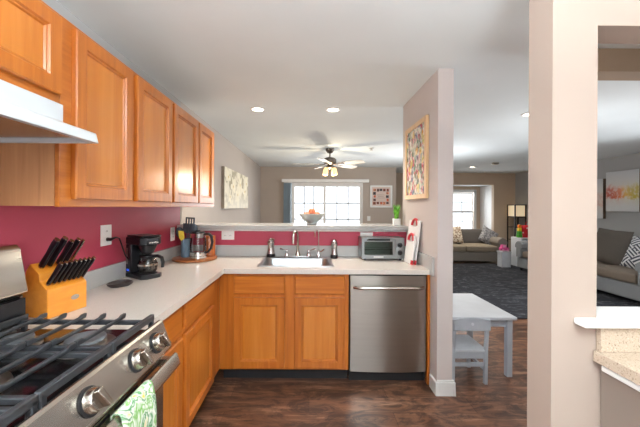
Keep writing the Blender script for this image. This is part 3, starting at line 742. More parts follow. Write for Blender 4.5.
hp = [(0.066, 0.215), (0.105, 0.222), (0.132, 0.2), (0.142, 0.15), (0.13, 0.095), (0.1, 0.06), (0.074, 0.05)]
MB(o).tube([(kx+a*c_, ky+a*s_, KZ+b) for a, b in hp], [0.011, 0.012, 0.012, 0.012, 0.011, 0.01, 0.008], 10, flat=1.3).build('handle', 'black', t)
# wooden canister behind
MAT['copper'] = wood('canister_wood', (132, 66, 30), (176, 96, 46), (206, 128, 70), 'z', rough=0.25, coat=0.4)
wx, wy = -0.945, 2.87
t = thing('canister', (wx, wy, KZ), 'reddish brown wooden canister behind the glass kettle', 'canister'); o = t.location
MB(o).lathe([(0.052, 0), (0.055, 0.004), (0.055, 0.165), (0.053, 0.168)], (wx, wy, KZ), 28).build('body', 'copper', t)
MB(o).lathe([(0.056, 0.1685), (0.056, 0.186), (0.05, 0.192), (0, 0.194)], (wx, wy, KZ), 28).build('lid', 'copper', t)

# toaster oven
a0, a1, f0, f1 = 0.478, 0.866, 2.79, 2.985
t = thing('toaster_oven', (0.672, 2.89, ZT), 'silver toaster oven with glass door and two knobs', 'toaster oven'); o = t.location; z0 = ZT+0.016
m = MB(o)
for x in (a0+0.03, a1-0.03):
    for y in (f0+0.025, f1-0.025): m.cyl((x, y, ZT+0.0006), (x, y, z0), 0.012, 0.014, 12)
m.build('foot', 'black', t)
# hollow shell
m = MB(o); e = 0.012
m.box(a0, f0+0.01, z0, a1, f1, z0+e); m.box(a0, f0+0.01, z0+0.19-e, a1, f1, z0+0.19); m.box(a0, f0+0.01, z0+e, a0+e, f1, z0+0.19-e); m.box(a1-0.085, f0+0.01, z0+e, a1, f1, z0+0.19-e); m.box(a0+e, f1-e, z0+e, a1-0.085, f1, z0+0.19-e)
m.build('shell', 'toastersteel', t, bevel=0.002)
MB(o).box(a1-0.083, f0, z0, a1, f0+0.0098, z0+0.19).build('control_panel', 'toastersteel', t, bevel=0.002)
for zz in (0.055, 0.125):
    MB(o).lathe([(0.022, 0), (0.022, 0.004), (0.017, 0.006), (0.016, 0.02), (0, 0.021)], (a1-0.041, f0-0.0003, z0+zz), 20, 0, Matrix.Rotation(PI/2, 3, 'X')).build('knob', 'black', t)
d0, d1 = a0, a1-0.085
m = MB(o); m.box(d0, f0, z0, d1, f0+0.0098, z0+0.034); m.box(d0, f0, z0+0.155, d1, f0+0.0098, z0+0.19); m.box(d0, f0, z0+0.034, d0+0.022, f0+0.0098, z0+0.155); m.box(d1-0.022, f0, z0+0.034, d1, f0+0.0098, z0+0.155)
dd = m.build('door', 'toastersteel', t)
MB(o).box(d0+0.022, f0+0.003, z0+0.034, d1-0.022, f0+0.007, z0+0.155).build('window', glass('toaster_glass', (215, 225, 220), 0.1), dd)
MB(o).tube([(d0+0.05, f0+0.001, z0+0.172), (d0+0.055, f0-0.028, z0+0.176), (d1-0.055, f0-0.028, z0+0.176), (d1-0.05, f0+0.001, z0+0.172)], 0.0085, 10).build('handle', 'black', dd)
MB(o).box((d0+d1)/2-0.045, f0-0.0008, z0+0.012, (d0+d1)/2+0.045, f0-0.0001, z0+0.02).build('badge', 'whitep', dd)
m = MB(o)
for i in range(12): m.cyl((d0+0.02+i*0.0235, f0+0.02, z0+0.08), (d0+0.02+i*0.0235, f1-0.02, z0+0.08), 0.0018, n=6)
m.cyl((d0+0.013, f0+0.02, z0+0.08), (d1-0.002, f0+0.02, z0+0.08), 0.0022, n=6); m.cyl((d0+0.013, f1-0.02, z0+0.08), (d1-0.002, f1-0.02, z0+0.08), 0.0022, n=6)
m.build('rack', 'chrome', t)

# cutting boards leaning on the stub wall
MAT['redp'] = plain('red_plastic', (196, 40, 52), 0.4)
def cboard(x, y, w_, h_, lean, rz, lab):
    t = thing('cutting_board', (x, y, ZT+0.0015), lab, 'cutting board', 'white cutting boards by the toaster oven')
    t.rotation_euler = (0, lean, rz)
    # board stands in the local yz plane, thickness along x, handle hole at the top
    th = 0.005
    m = MB(); m.box(-th, -w_/2, 0.0, th, w_/2, h_-0.075); m.box(-th, -w_/2, h_-0.075, th, -0.04, h_-0.02); m.box(-th, 0.04, h_-0.075, th, w_/2, h_-0.02)
    m.build('board', 'whitep', t, bevel=0.002)
    pts = []
    for i in range(13):
        a = PI*i/12; pts.append((0, -0.048*math.cos(a), h_-0.065+0.055*math.sin(a)))
    MB().tube(pts, 0.0115, 8).build('handle', 'redp', t)
    MB().box(-th-0.001, -w_/2-0.001, -0.0005, th+0.001, -w_/2+0.025, 0.035).build('grip_corner', 'redp', t)
cboard(0.882, 2.685, 0.20, 0.395, math.radians(7.4), math.radians(8), 'tall white cutting board with red handle leaning on the stub wall')
cboard(0.858, 2.66, 0.15, 0.265, math.radians(7.4), math.radians(8), 'short white cutting board with red handle in front of the tall one')

# ------------------------------------------------------------------ on the bar ledge
LZ = 1.2205
MAT['bowl'] = plain('bowl_pale_grey', (176, 180, 178), 0.35, var=0.02)
MAT['peach'] = plain('peach_skin', (232, 128, 92), 0.5, var=0.18, scale=25)
bx_, by_ = 0.02, 3.17
solo('fruit_bowl', MB().lathe([(0.05, 0), (0.055, 0.004), (0.05, 0.018), (0.085, 0.045), (0.12, 0.085), (0.137, 0.108), (0.132, 0.11), (0.112, 0.085), (0.078, 0.05), (0.03, 0.032), (0, 0.03)], (bx_, by_, LZ), 36), 'bowl', 'pale grey footed bowl of peaches on the bar ledge', 'bowl')
for (dx, dy, dz, lab) in ((-0.048, -0.03, 0.098, 'orange peach at the front left of the fruit bowl'), (0.05, -0.02, 0.099, 'orange peach at the right of the fruit bowl'), (0.0, 0.055, 0.1, 'orange peach at the back of the fruit bowl'), (0.0, -0.005, 0.134, 'orange peach topmost of the pile in the bowl')):
    m = MB(); prof = []
    for i in range(13):
        a = PI*i/12; r = 0.037; dim = 0.006*math.exp(-((PI-a)/0.35)**2)
        prof.append((r*math.sin(a), -r*math.cos(a)*0.95-dim))
    m.lathe(prof, (bx_+dx, by_+dy, LZ+dz), 18); solo('peach', m, 'peach', lab, 'fruit', 'peaches in the bowl')
# potted plant
MAT['leaf'] = plain('leaf_green', (112, 184, 58), 0.5, var=0.25, scale=30)
MAT['soil'] = plain('soil', (60, 44, 34), 0.9)
px_, py_ = 0.88, 3.10
t = thing('potted_plant', (px_, py_, LZ), 'small bright green grassy plant in a white cube pot', 'plant'); o = t.location
m = MB(o); m.box(px_-0.032, py_-0.032, LZ, px_+0.032, py_+0.032, LZ+0.006)
for q in range(4):
    M4 = Matrix.Translation((px_, py_, LZ)) @ Matrix.Rotation(q*PI/2, 4, 'Z'); m.box(-0.032, 0.027, 0.006, 0.032, 0.032, 0.066, M=M4)
m.build('pot', 'whitep', t, bevel=0.002)
MB(o).box(px_-0.027, py_-0.027, LZ+0.0065, px_+0.027, py_+0.027, LZ+0.056).build('soil', 'soil', t)
m = MB(o)
for i in range(70):
    a = random.uniform(0, 2*PI); r = random.uniform(0, 0.02); h = random.uniform(0.08, 0.185); ln = random.uniform(0.0, 0.045)
    b = Vector((px_+r*math.cos(a), py_+r*math.sin(a), LZ+0.056)); dirv = Vector((math.cos(a), math.sin(a), 0)); sd = Vector((-dirv.y, dirv.x, 0))
    vs = []
    for j in range(5):
        u = j/4; c = b+dirv*(ln*u*u)+Vector((0, 0, h*u*(1-0.12*u))); ww = 0.0085*math.sin(PI*min(0.98, 0.25+0.74*u))
        vs += [c-sd*ww, c+sd*ww]
    m.add(vs, [(2*j, 2*j+1, 2*j+3, 2*j+2) for j in range(4)])
m.build('foliage', 'leaf', t)

# ------------------------------------------------------------------ pictures
def art_mat(name, build):
    k = NT(name); k.link(build(k), k.b.inputs['Base Color']); k.b.inputs['Roughness'].default_value = 0.6
    return k.m
def collage(k):
    def cells(sc):
        v = k.node('ShaderNodeTexVoronoi'); k.link(k.pos((1, 1, 0.8)), v.inputs['Vector']); v.inputs['Scale'].default_value = sc
        return v
    v = cells(22); v2 = cells(46)
    sp = k.node('ShaderNodeSeparateColor'); k.link(v.outputs['Color'], sp.inputs[0])
    c1 = k.ramp(sp.outputs[0], [(0.0, (214, 60, 96)), (0.14, (240, 235, 225)), (0.3, (120, 110, 100)), (0.42, (210, 205, 190)), (0.55, (70, 110, 80)), (0.65, (232, 196, 70)), (0.74, (170, 120, 130)), (0.84, (236, 236, 230)), (0.93, (60, 80, 140))], 'CONSTANT')
    sp2 = k.node('ShaderNodeSeparateColor'); k.link(v2.outputs['Color'], sp2.inputs[0])
    c2 = k.ramp(sp2.outputs[1], [(0.0, (240, 236, 230)), (0.3, (200, 50, 70)), (0.4, (90, 90, 84)), (0.6, (220, 214, 190)), (0.8, (90, 140, 120))], 'CONSTANT')
    return k.mix(0.45, c1, c2)
MAT['collage'] = art_mat('collage_paper', collage)
MAT['framewood'] = wood('frame_pale_wood', (214, 176, 128), (230, 196, 150), (238, 208, 168), 'z', rough=0.45, coat=0)
y0, y1, zb, zt = 2.455, 3.0, 1.475, 2.15
t = thing('framed_collage', (0.955, 2.73, zb), 'tall colourful paper collage in a pale wood frame on the stub wall', 'picture'); o = t.location
e = 0.04
m = MB(o)
for a in ((y0, y1, zb, zb+e), (y0, y1, zt-e, zt), (y0, y0+e, zb+e, zt-e), (y1-e, y1, zb+e, zt-e)): m.box(0.93, a[0], a[2], 0.9545, a[1], a[3])
m.build('frame', 'framewood', t, bevel=0.003)
MB(o).box(0.94, y0+e, zb+e, 0.954, y1-e, zt-e).build('artwork', 'collage', t)

# left wall canvas with white flowers
def flowers(k):
    p = k.pos((1, 1, 1), gen=True); sp = k.node('ShaderNodeSeparateXYZ'); k.link(p, sp.inputs[0])
    f = k.noise(k.pos((1, 2.2, 3.2)), 2.0, 3, 0.5, 0.4)
    bgc = k.ramp(sp.outputs[2], [(0.0, (226, 222, 208)), (0.3, (206, 200, 180)), (0.6, (172, 162, 132)), (1.0, (178, 170, 146))])
    mk = k.ramp(f, [(0.44, (0, 0, 0)), (0.56, (255, 255, 255))])
    c = k.mix(mk, bgc, (240, 234, 214))
    g = k.noise(k.pos((1, 9, 2.0)), 1.5, 3)
    return k.mix(k.ramp(g, [(0.60, (0, 0, 0)), (0.70, (130, 130, 130))]), c, (176, 160, 126))
MAT['flowers'] = art_mat('painted_flowers', flowers)
MAT['canvas_edge'] = plain('canvas_edge', (150, 138, 124), 0.8)
y0, y1, zb, zt = 4.43, 6.1, 1.37, 1.985
t = thing('canvas_painting', (WL+0.02, 5.27, zb), 'wide canvas of cream flowers on the left wall', 'picture'); o = t.location
MB(o).box(WL+0.001, y0, zb, WL+0.045, y1, zt).build('stretcher', 'canvas_edge', t)
MB(o).box(WL+0.0452, y0, zb, WL+0.048, y1, zt).build('painted_face', 'flowers', t)
FL = MB(o)
def flower(cy, cz, r, n=5, ph=0):
    for i in range(n):
        a = ph+2*PI*i/n; pc = Vector((0, cy+0.62*r*math.cos(a), cz+0.62*r*math.sin(a)))
        vs = []
        for k in range(12):
            b = 2*PI*k/12; q = Vector((0, math.cos(b)*r*0.55, math.sin(b)*r*0.34)); q.rotate(Matrix.Rotation(a, 3, 'X'))
            vs.append((WL+0.0485+0.0004*i, pc.y+q.y, pc.z+q.z))
        FL.add(vs, [tuple(range(12))], 0)
    FL.add([(WL+0.0515, cy+r*0.18*math.cos(2*PI*k/10), cz+r*0.18*math.sin(2*PI*k/10)) for k in range(10)], [tuple(range(10))], 1)
MAT['petal'] = plain('petal_cream', (244, 238, 216), 0.7, var=0.04)
MAT['petalc'] = plain('petal_centre', (214, 190, 120), 0.7)
for (cy, cz, r) in ((4.95, 1.85, 0.12), (5.25, 1.72, 0.14), (5.55, 1.60, 0.12), (5.72, 1.78, 0.15), (6.1, 1.68, 0.14), (6.25, 1.84, 0.13), (5.05, 1.55, 0.1)): flower(cy-0.32, cz, r, 5, cy*3)
FL.build('flowers', ['petal', 'petalc'], t)

# far wall frame with small photos
x0, x1, zb, zt = 1.56, 2.13, 1.395, 1.97; yy = FA
t = thing('photo_frame', (1.845, yy, zb), 'square white multi photo frame on the taupe far wall', 'picture'); o = t.location
m = MB(o); e = 0.045
for a in ((x0, x1, zb, zb+e), (x0, x1, zt-e, zt), (x0, x0+e, zb+e, zt-e), (x1-e, x1, zb+e, zt-e)): m.box(a[0], yy-0.03, a[2], a[1], yy-0.001, a[3])
m.build('frame', 'white', t, bevel=0.003)
MAT['mat_pink'] = plain('mat_board_blush', (226, 206, 196), 0.8, var=0.01)
MB(o).box(x0+e, yy-0.012, zb+e, x1-e, yy-0.002, zt-e).build('mat_board', 'mat_pink', t)
for i, c in enumerate(((120, 62, 44), (86, 60, 56), (178, 92, 60), (60, 52, 56), (196, 120, 90))): MAT['ph%d' % i] = plain('photo_tone_%s' % 'abcde'[i], c, 0.5, var=0.4, scale=30)
m = MB(o); k = 0
ua, ub, va, vb = x0+e+0.03, x1-e-0.03, zb+e+0.03, zt-e-0.03
for i in range(5):
    for j in range(5):
        if 0 < i < 4 and 0 < j < 4: continue
        cw = (ub-ua)/5; ch = (vb-va)/5
        m.box(ua+i*cw+0.008*((i+j) % 3), yy-0.0135, va+j*ch+0.007*((i*2+j) % 3), ua+(i+1)*cw-0.012, yy-0.0122, va+(j+1)*ch-0.012, k % 5); k += 1
m.build('photos', ['ph0', 'ph1', 'ph2', 'ph3', 'ph4'], t)
m = MB(o)
for j, (a, b) in enumerate(((0.32, 0.68), (0.36, 0.62), (0.32, 0.66))):
    m.box(x0+(x1-x0)*a, yy-0.0135, zb+0.245+j*0.04, x0+(x1-x0)*b, yy-0.0122, zb+0.252+j*0.04)
MAT['greyink'] = plain('grey_lettering', (150, 130, 122), 0.8)
m.build('lettering', 'greyink', t)

# right wall canvases
def skyline(seed, warm):
    def f(k):
        p = k.pos((1, 1, 1), gen=True); sp = k.node('ShaderNodeSeparateXYZ'); k.link(p, sp.inputs[0])
        z = sp.outputs[2]
        n1 = k.noise(k.pos((1, 5, 5), loc=(seed, seed, 0), gen=True), 1.0, 5, 0.7)
        n2 = k.noise(k.pos((1, 1.6, 1.2), loc=(seed*2, 0, 0), gen=True), 1.5, 2)
        zz = k.math('ADD', z, k.math('MULTIPLY', k.math('SUBTRACT', n1, 0.5), 0.4))
        band = k.ramp(zz, [(0.10, (0, 0, 0)), (0.30, (110, 110, 110)), (0.36, (245, 245, 245)), (0.55, (225, 225, 225)), (0.68, (60, 60, 60)), (0.76, (0, 0, 0))])
        yy = k.math('ADD', sp.outputs[1], k.math('MULTIPLY', k.math('SUBTRACT', n2, 0.5), 0.5))
        n3 = k.noise(k.pos((1, 12, 9), loc=(seed, 2, 0), gen=True), 1.0, 4, 0.7)
        col = k.ramp(yy, [(0.2, warm[3]), (0.42, warm[2]), (0.58, warm[1]), (0.85, warm[0])])
        col = k.mix(k.ramp(n3, [(0.50, (0, 0, 0)), (0.60, (200, 200, 200))]), col, (242, 236, 226))
        bg = k.ramp(z, [(0.0, (220, 222, 222)), (0.5, (236, 232, 224)), (1.0, (206, 210, 214))])
        return k.mix(band, bg, col)
    return f
MAT['sky_a'] = art_mat('autumn_canvas_paint', skyline(3.1, ((206, 70, 36), (236, 120, 50), (240, 190, 60), (208, 186, 44))))
MAT['sky_b'] = art_mat('rose_canvas_paint', skyline(8.4, ((190, 70, 60), (220, 130, 110), (170, 60, 60), (226, 190, 180))))
MAT['canvas_brown'] = plain('canvas_side_brown', (112, 94, 80), 0.8)
for (y0, y1, zb, zt, mt, lab) in ((5.64, 6.275, 1.345, 2.14, 'sky_a', 'canvas of orange and yellow trees on the grey wall above the sofa'), (6.34, 7.2, 1.19, 2.02, 'sky_b', 'lower rose red canvas left of the yellow tree canvas')):
    t = thing('canvas_painting', (WR-0.03, (y0+y1)/2, zb), lab, 'picture', 'abstract canvases on the living room wall'); o = t.location
    MB(o).box(WR-0.06, y0, zb, WR-0.001, y1, zt).build('stretcher', 'canvas_brown', t)
    MB(o).box(WR-0.063, y0, zb, WR-0.0602, y1, zt).build('painted_face', mt, t)

# ------------------------------------------------------------------ ceiling things
MAT['lamp_warm'] = emit('lamp_glow_warm', (255, 240, 214), 6.0)
for i, (x, y, lab, r, pw) in enumerate(((-0.56, 3.24, 'recessed ceiling light over the bar ledge, left of the two', 0.075, 16), (0.24, 3.24, 'recessed ceiling light over the bar ledge, right of the two', 0.075, 16), (2.41, 3.36, 'recessed ceiling light over the play table, cut by the near wall', 0.075, 16), (4.12, 7.75, 'small recessed ceiling light near the bay window', 0.075, 34))):
    t = thing('recessed_light', (x, y, CE), lab, 'ceiling light', 'recessed ceiling lights'); o = t.location
    MB(o).lathe([(r, -0.001), (r*1.02, -0.007), (r*0.82, -0.010), (r*0.8, -0.001)], (x, y, CE), 28, close=False).build('trim_ring', 'white', t)
    MB(o).lathe([(0, -0.004), (r*0.79, -0.004)], (x, y, CE), 28, close=False).build('lamp', 'lamp_warm', t)
    light('recessed_lamp', 'SPOT', (x, y, CE-0.03), pw*2.6, (1.0, 0.9, 0.76), spot_size=2.5, spot_blend=0.8, shadow_soft_size=0.06)
# added bowl lamp behind the camera, made up to carry the ceiling fill
for (x, y, z, lab) in ((0.2, -0.6, 1.81, 'added white bowl uplight hanging unseen behind the camera'),):
    t = thing('added_bowl_lamp', (x, y, CE), lab, 'ceiling light'); o = t.location
    MB(o).lathe([(0.07, CE-0.001), (0.07, CE-0.02), (0.02, CE-0.03)], (x, y, 0), 24).build('canopy', 'white', t)
    MB(o).cyl((x, y, z-0.02), (x, y, CE-0.031), 0.008, n=10).build('stem', 'white', t)
    MB(o).lathe([(0.0, z-0.09), (0.12, z-0.075), (0.22, z-0.03), (0.265, z-0.004), (0.258, z-0.004), (0.215, z-0.025), (0.115, z-0.068), (0, z-0.082)], (x, y, 0), 32).build('bowl', 'white', t)
for (x, y, lab) in ((3.0, 3.5, 'added white torchiere uplight hidden behind the near wall'), (2.3, 5.8, 'added white torchiere uplight hidden behind the stub wall')):  # two added lamps, hidden behind walls to brighten the living room ceiling
    zb_ = 0.0125 if y > 3.85 else 0.0
    t = thing('added_torchiere', (x, y, zb_), lab, 'lamp', 'added torchiere uplights'); o = t.location
    MB(o).lathe([(0.14, zb_), (0.14, zb_+0.015), (0.03, zb_+0.03), (0.012, zb_+0.05)], (x, y, 0), 28).build('base', 'white', t)
    MB(o).cyl((x, y, zb_+0.051), (x, y, 1.15), 0.011, n=12).build('pole', 'white', t)
    MB(o).lathe([(0.012, 1.151), (0.06, 1.16), (0.14, 1.205), (0.185, 1.26), (0.178, 1.26), (0.13, 1.212), (0.05, 1.17), (0, 1.165)], (x, y, 0), 32).build('bowl', 'white', t)
light('kitchen_fill_point', 'POINT', (0.6, -1.3, 2.1), 10, (1.0, 0.98, 0.95), shadow_soft_size=0.15)  # added fill point behind the camera, no fixture belongs to it
solo('sprinkler', MB().lathe([(0.04, -0.001), (0.04, -0.006), (0.015, -0.01), (0.012, -0.03), (0.03, -0.032), (0.03, -0.036), (0, -0.037)], (1.07, 5.35, CE), 20), 'nickel', 'small sprinkler head on the ceiling right of the fan', 'sprinkler')
solo('smoke_detector', MB().lathe([(0.075, -0.001), (0.075, -0.025), (0.06, -0.04), (0, -0.042)], (4.25, 7.0, CE), 28), 'nickel', 'round smoke detector on the living room ceiling', 'smoke detector')

# ceiling fan
fx, fy = 0.35, 5.44
MAT['fanmetal'] = metal('fan_pewter', (120, 112, 106), 0.35)
MAT['blade'] = plain('fan_blade_white', (226, 224, 218), 0.4, var=0.03)
t = thing('ceiling_fan', (fx, fy, CE), 'five blade ceiling fan with lit frosted shades', 'ceiling fan'); o = t.location
MB(o).lathe([(0.075, -0.001), (0.078, -0.02), (0.05, -0.07), (0.02, -0.085)], (fx, fy, CE), 28).build('canopy', 'fanmetal', t)
MB(o).cyl((fx, fy, CE-0.086), (fx, fy, CE-0.15), 0.014).build('downrod', 'fanmetal', t)
MB(o).lathe([(0.03, -0.15), (0.09, -0.165), (0.115, -0.195), (0.115, -0.25), (0.085, -0.28), (0.05, -0.29)], (fx, fy, CE), 32).build('motor_housing', 'fanmetal', t)
for k, dg in enumerate((182, 254, 326, 38, 110)):
    a = math.radians(dg); Mx = Matrix.Translation((fx, fy, 2.165)) @ Matrix.Rotation(a, 4, 'Z') @ Matrix.Rotation(math.radians(-13), 4, 'X')
    n = 8; out = []
    ol = [(0.19, 0.055), (0.3, 0.07), (0.5, 0.08), (0.61, 0.077), (0.65, 0.06), (0.665, 0.02)]
    poly = [(x, y) for x, y in ol]+[(x, -y) for x, y in ol[::-1]]
    m = MB(o); m.prism(poly, 'z', -0.004, 0.004); m.v = [Mx @ p for p in m.v]; bl = m.build('blade', 'blade', t)
    m = MB(o); m.prism([(0.09, 0.02), (0.2, 0.014), (0.28, 0.035), (0.28, -0.035), (0.2, -0.014), (0.09, -0.02)], 'z', -0.011, -0.0045); m.v = [Mx @ p for p in m.v]; m.build('blade_arm', 'fanmetal', bl)
lk = MB(o).lathe([(0.05, -0.291), (0.06, -0.31), (0.05, -0.345), (0.02, -0.365), (0, -0.367)], (fx, fy, CE), 24).build('light_fitter', 'fanmetal', t)
MAT['shade'] = emit('frosted_shade_lit', (255, 212, 146), 1.0)
for k in range(4):
    a = PI/4+k*PI/2; dx, dy = math.cos(a), math.sin(a)
    ax = Vector((dx*0.15, dy*0.15, -1)).normalized(); q = ax.to_track_quat('Z', 'Y').to_matrix()
    c = Vector((fx+dx*0.10, fy+dy*0.10, CE-0.345))
    MB(o).tube([(fx+dx*0.04, fy+dy*0.04, CE-0.325), (fx+dx*0.075, fy+dy*0.075, CE-0.325), c], 0.009, 8).build('lamp_arm', 'fanmetal', t)
    MB(o).lathe([(0.02, 0.002), (0.032, 0.012), (0.042, 0.05), (0.046, 0.125), (0.0, 0.133)], c, 20, 0, q).build('lamp_shade', 'shade', t)
light('fan_lamp', 'POINT', (fx, fy, 1.86), 22, (1.0, 0.84, 0.62), shadow_soft_size=0.08)

# valance and vertical blinds
MAT['blind'] = plain('blind_pale_blue', (186, 204, 216), 0.6, var=0.02)
solo('valance', MB().box(-0.73, FA-0.13, 2.035, 1.51, FA-0.01, 2.115), 'white', 'long white blind valance above the patio door', 'valance', bevel=0.004)
t = thing('vertical_blinds', (-0.57, FA-0.06, 0.03), 'pale blue vertical blinds stacked at the left of the patio door', 'blinds')
for i in range(9):
    a = math.radians(72); o2 = Vector((-0.665+i*0.022-t.location.x, 0, 0))
    Mx = Matrix.Translation(o2) @ Matrix.Rotation(a, 4, 'Z'); MB().box(-0.044, -0.0012, 0, 0.044, 0.0012, 1.99, M=Mx).build('slat', 'blind', t)
MB().box(-0.11, -0.02, 1.9905, 0.11, 0.02, 2.004).build('headrail', 'white', t)

# ------------------------------------------------------------------ play table and chair
MAT['pgrey'] = plain('painted_grey_white', (198, 202, 208), 0.4, var=0.02)
MAT['pgrey2'] = plain('painted_grey', (172, 178, 186), 0.4, var=0.02)
X0, X1, Y0, Y1 = 1.125, 1.705, 2.50, 3.20
t = thing('play_table', ((X0+X1)/2, (Y0+Y1)/2, 0), 'low pale grey childrens table beside the stub wall', 'table'); o = t.location
MB(o).box(X0, Y0, 0.478, X1, Y1, 0.503).build('tabletop', 'pgrey', t, bevel=0.004)
m = MB(o); a = 0.05
m.box(X0+a, Y0+0.045, 0.41, X1-a, Y0+0.06, 0.4778); m.box(X0+a, Y1-0.06, 0.41, X1-a, Y1-0.045, 0.4778); m.box(X0+0.045, Y0+0.06, 0.41, X0+0.06, Y1-0.06, 0.4778); m.box(X1-0.06, Y0+0.06, 0.41, X1-0.045, Y1-0.06, 0.4778)
m.build('apron', 'pgrey2', t)
for x in (X0+0.045, X1-0.045):
    for y in (Y0+0.045, Y1-0.045): MB(o).prism([(x-0.022, y-0.022), (x+0.022, y-0.022), (x+0.022, y+0.022), (x-0.022, y+0.022)], 'z', 0.0, 0.4776).build('leg', 'pgrey2', t, bevel=0.003)
# chair
c0, c1, q0, q1 = 1.13, 1.415, 2.385, 2.72
t = thing('play_chair', ((c0+c1)/2, (q0+q1)/2, 0), 'small grey childrens chair tucked under the pale grey table', 'chair'); o = t.location
MB(o).box(c0, q0+0.03, 0.255, c1, q1, 0.272).build('seat', 'pgrey', t, bevel=0.004)
for x in (c0+0.0125, c1-0.0125):
    MB(o).prism([(q0+0.03, 0.0), (q0+0.058, 0.0), (q0+0.052, 0.27), (q0+0.028, 0.52), (q0+0.006, 0.52), (q0+0.026, 0.27)], 'x', x-0.0125, x+0.0125).build('leg', 'pgrey2', t, bevel=0.002)
    MB(o).box(x-0.0125, q1-0.05, 0.0, x+0.0125, q1-0.025, 0.2545).build('leg', 'pgrey2', t, bevel=0.002)
    MB(o).box(x-0.007, q0+0.055, 0.10, x+0.007, q1-0.05, 0.125).build('side_rail', 'pgrey2', t)
m = MB(o); pl = [(c0, 0.44)]+[(c0+(c1-c0)*i/10, 0.525+0.02*math.sin(PI*i/10)) for i in range(11)]+[(c1, 0.44)]
m.prism(pl, 'y', q0-0.008, q0+0.0075); m.build('backrest', 'pgrey2', t, bevel=0.003)
MB(o).lathe([(0.011, 0), (0.011, 0.002), (0, 0.0025)], ((c0+c1)/2, q0-0.0082, 0.492), 14, 0, Matrix.Rotation(PI/2, 3, 'X')).build('button', 'pgrey', t)
MB(o).box(c0+0.0255, q0+0.034, 0.205, c1-0.0255, q0+0.05, 0.2548).build('rail', 'pgrey2', t)
MB(o).box(c0+0.0255, q0+0.036, 0.14, c1-0.0255, q0+0.05, 0.17).build('rail', 'pgrey2', t)

# ------------------------------------------------------------------ living room
def rug_mat():
    k = NT('rug_blue_grey')
    f = k.noise(k.pos((3, 9, 1)), 1.0, 6, 0.8, 1.8); g = k.noise(k.pos((1, 1, 1)), 1.6, 3)
    c = k.ramp(f, [(0.42, (18, 21, 31)), (0.55, (32, 36, 46)), (0.61, (120, 122, 126)), (0.66, (34, 38, 48))])
    k.link(k.mix(k.math('MULTIPLY', g, 0.5), c, (36, 38, 48)), k.b.inputs['Base Color']); k.b.inputs['Roughness'].default_value = 0.95
    k.bump(k.noise(k.pos(), 200, 2), 0.3, 0.004)
    return k.m
MAT['rug'] = rug_mat()
solo('area_rug', MB().box(1.9, 3.85, 0.0006, 5.78, 7.6, 0.012), 'rug', 'large dark blue grey streaked rug on the living room floor', 'rug', bevel=0.003)
def fabric(name, col, var=0.12):
    k = NT(name); f = k.noise(k.pos(), 160, 3, 0.6); g = k.noise(k.pos(), 4, 3)
    c = k.ramp(f, [(0.3, tuple(v*(1-var) for v in col)), (0.7, tuple(min(255, v*(1+var)) for v in col))])
    k.link(k.mix(k.math('MULTIPLY', g, 0.3), c, tuple(v*0.85 for v in col)), k.b.inputs['Base Color']); k.b.inputs['Roughness'].default_value = 0.92
    k.bump(f, 0.2, 0.003); return k.m
MAT['sofa_body'] = fabric('sofa_taupe', (138, 132, 124)); MAT['sofa_seat'] = fabric('sofa_tan_seat', (150, 138, 120)); MAT['sofa_back'] = fabric('sofa_grey_back', (92, 88, 86))
MAT['sofa2'] = fabric('sofa_grey', (142, 146, 150)); MAT['sofa2_seat'] = fabric('sofa_brown_grey_seat', (132, 120, 108))
def soft(o, x0, y0, z0, x1, y1, z1, puff=0.02, n=6):
    """a rounded cushion block"""
    m = MB(o); cx, cy, cz = (x0+x1)/2, (y0+y1)/2, (z0+z1)/2; hx, hy, hz = (x1-x0)/2, (y1-y0)/2, (z1-z0)/2
    bm = bmesh.new(); bmesh.ops.create_cube(bm, size=2.0); bmesh.ops.subdivide_edges(bm, edges=bm.edges[:], cuts=n, use_grid_fill=True)
    r = min(hx, hy, hz)*0.55; vs = []
    for v in bm.verts:
        p = Vector((v.co.x*hx, v.co.y*hy, v.co.z*hz)); q = Vector((max(-hx+r, min(hx-r, p.x)), max(-hy+r, min(hy-r, p.y)), max(-hz+r, min(hz-r, p.z))))
        d = p-q; d = d.normalized()*r if d.length > 1e-6 else d
        p = q+d
        p.z += puff*(1-v.co.x**2)*(1-v.co.y**2)*(1 if v.co.z > 0 else 0)
        vs.append(p+Vector((cx, cy, cz)))
    m.add(vs, [[v.index for v in f.verts] for f in bm.faces]); bm.free(); return m
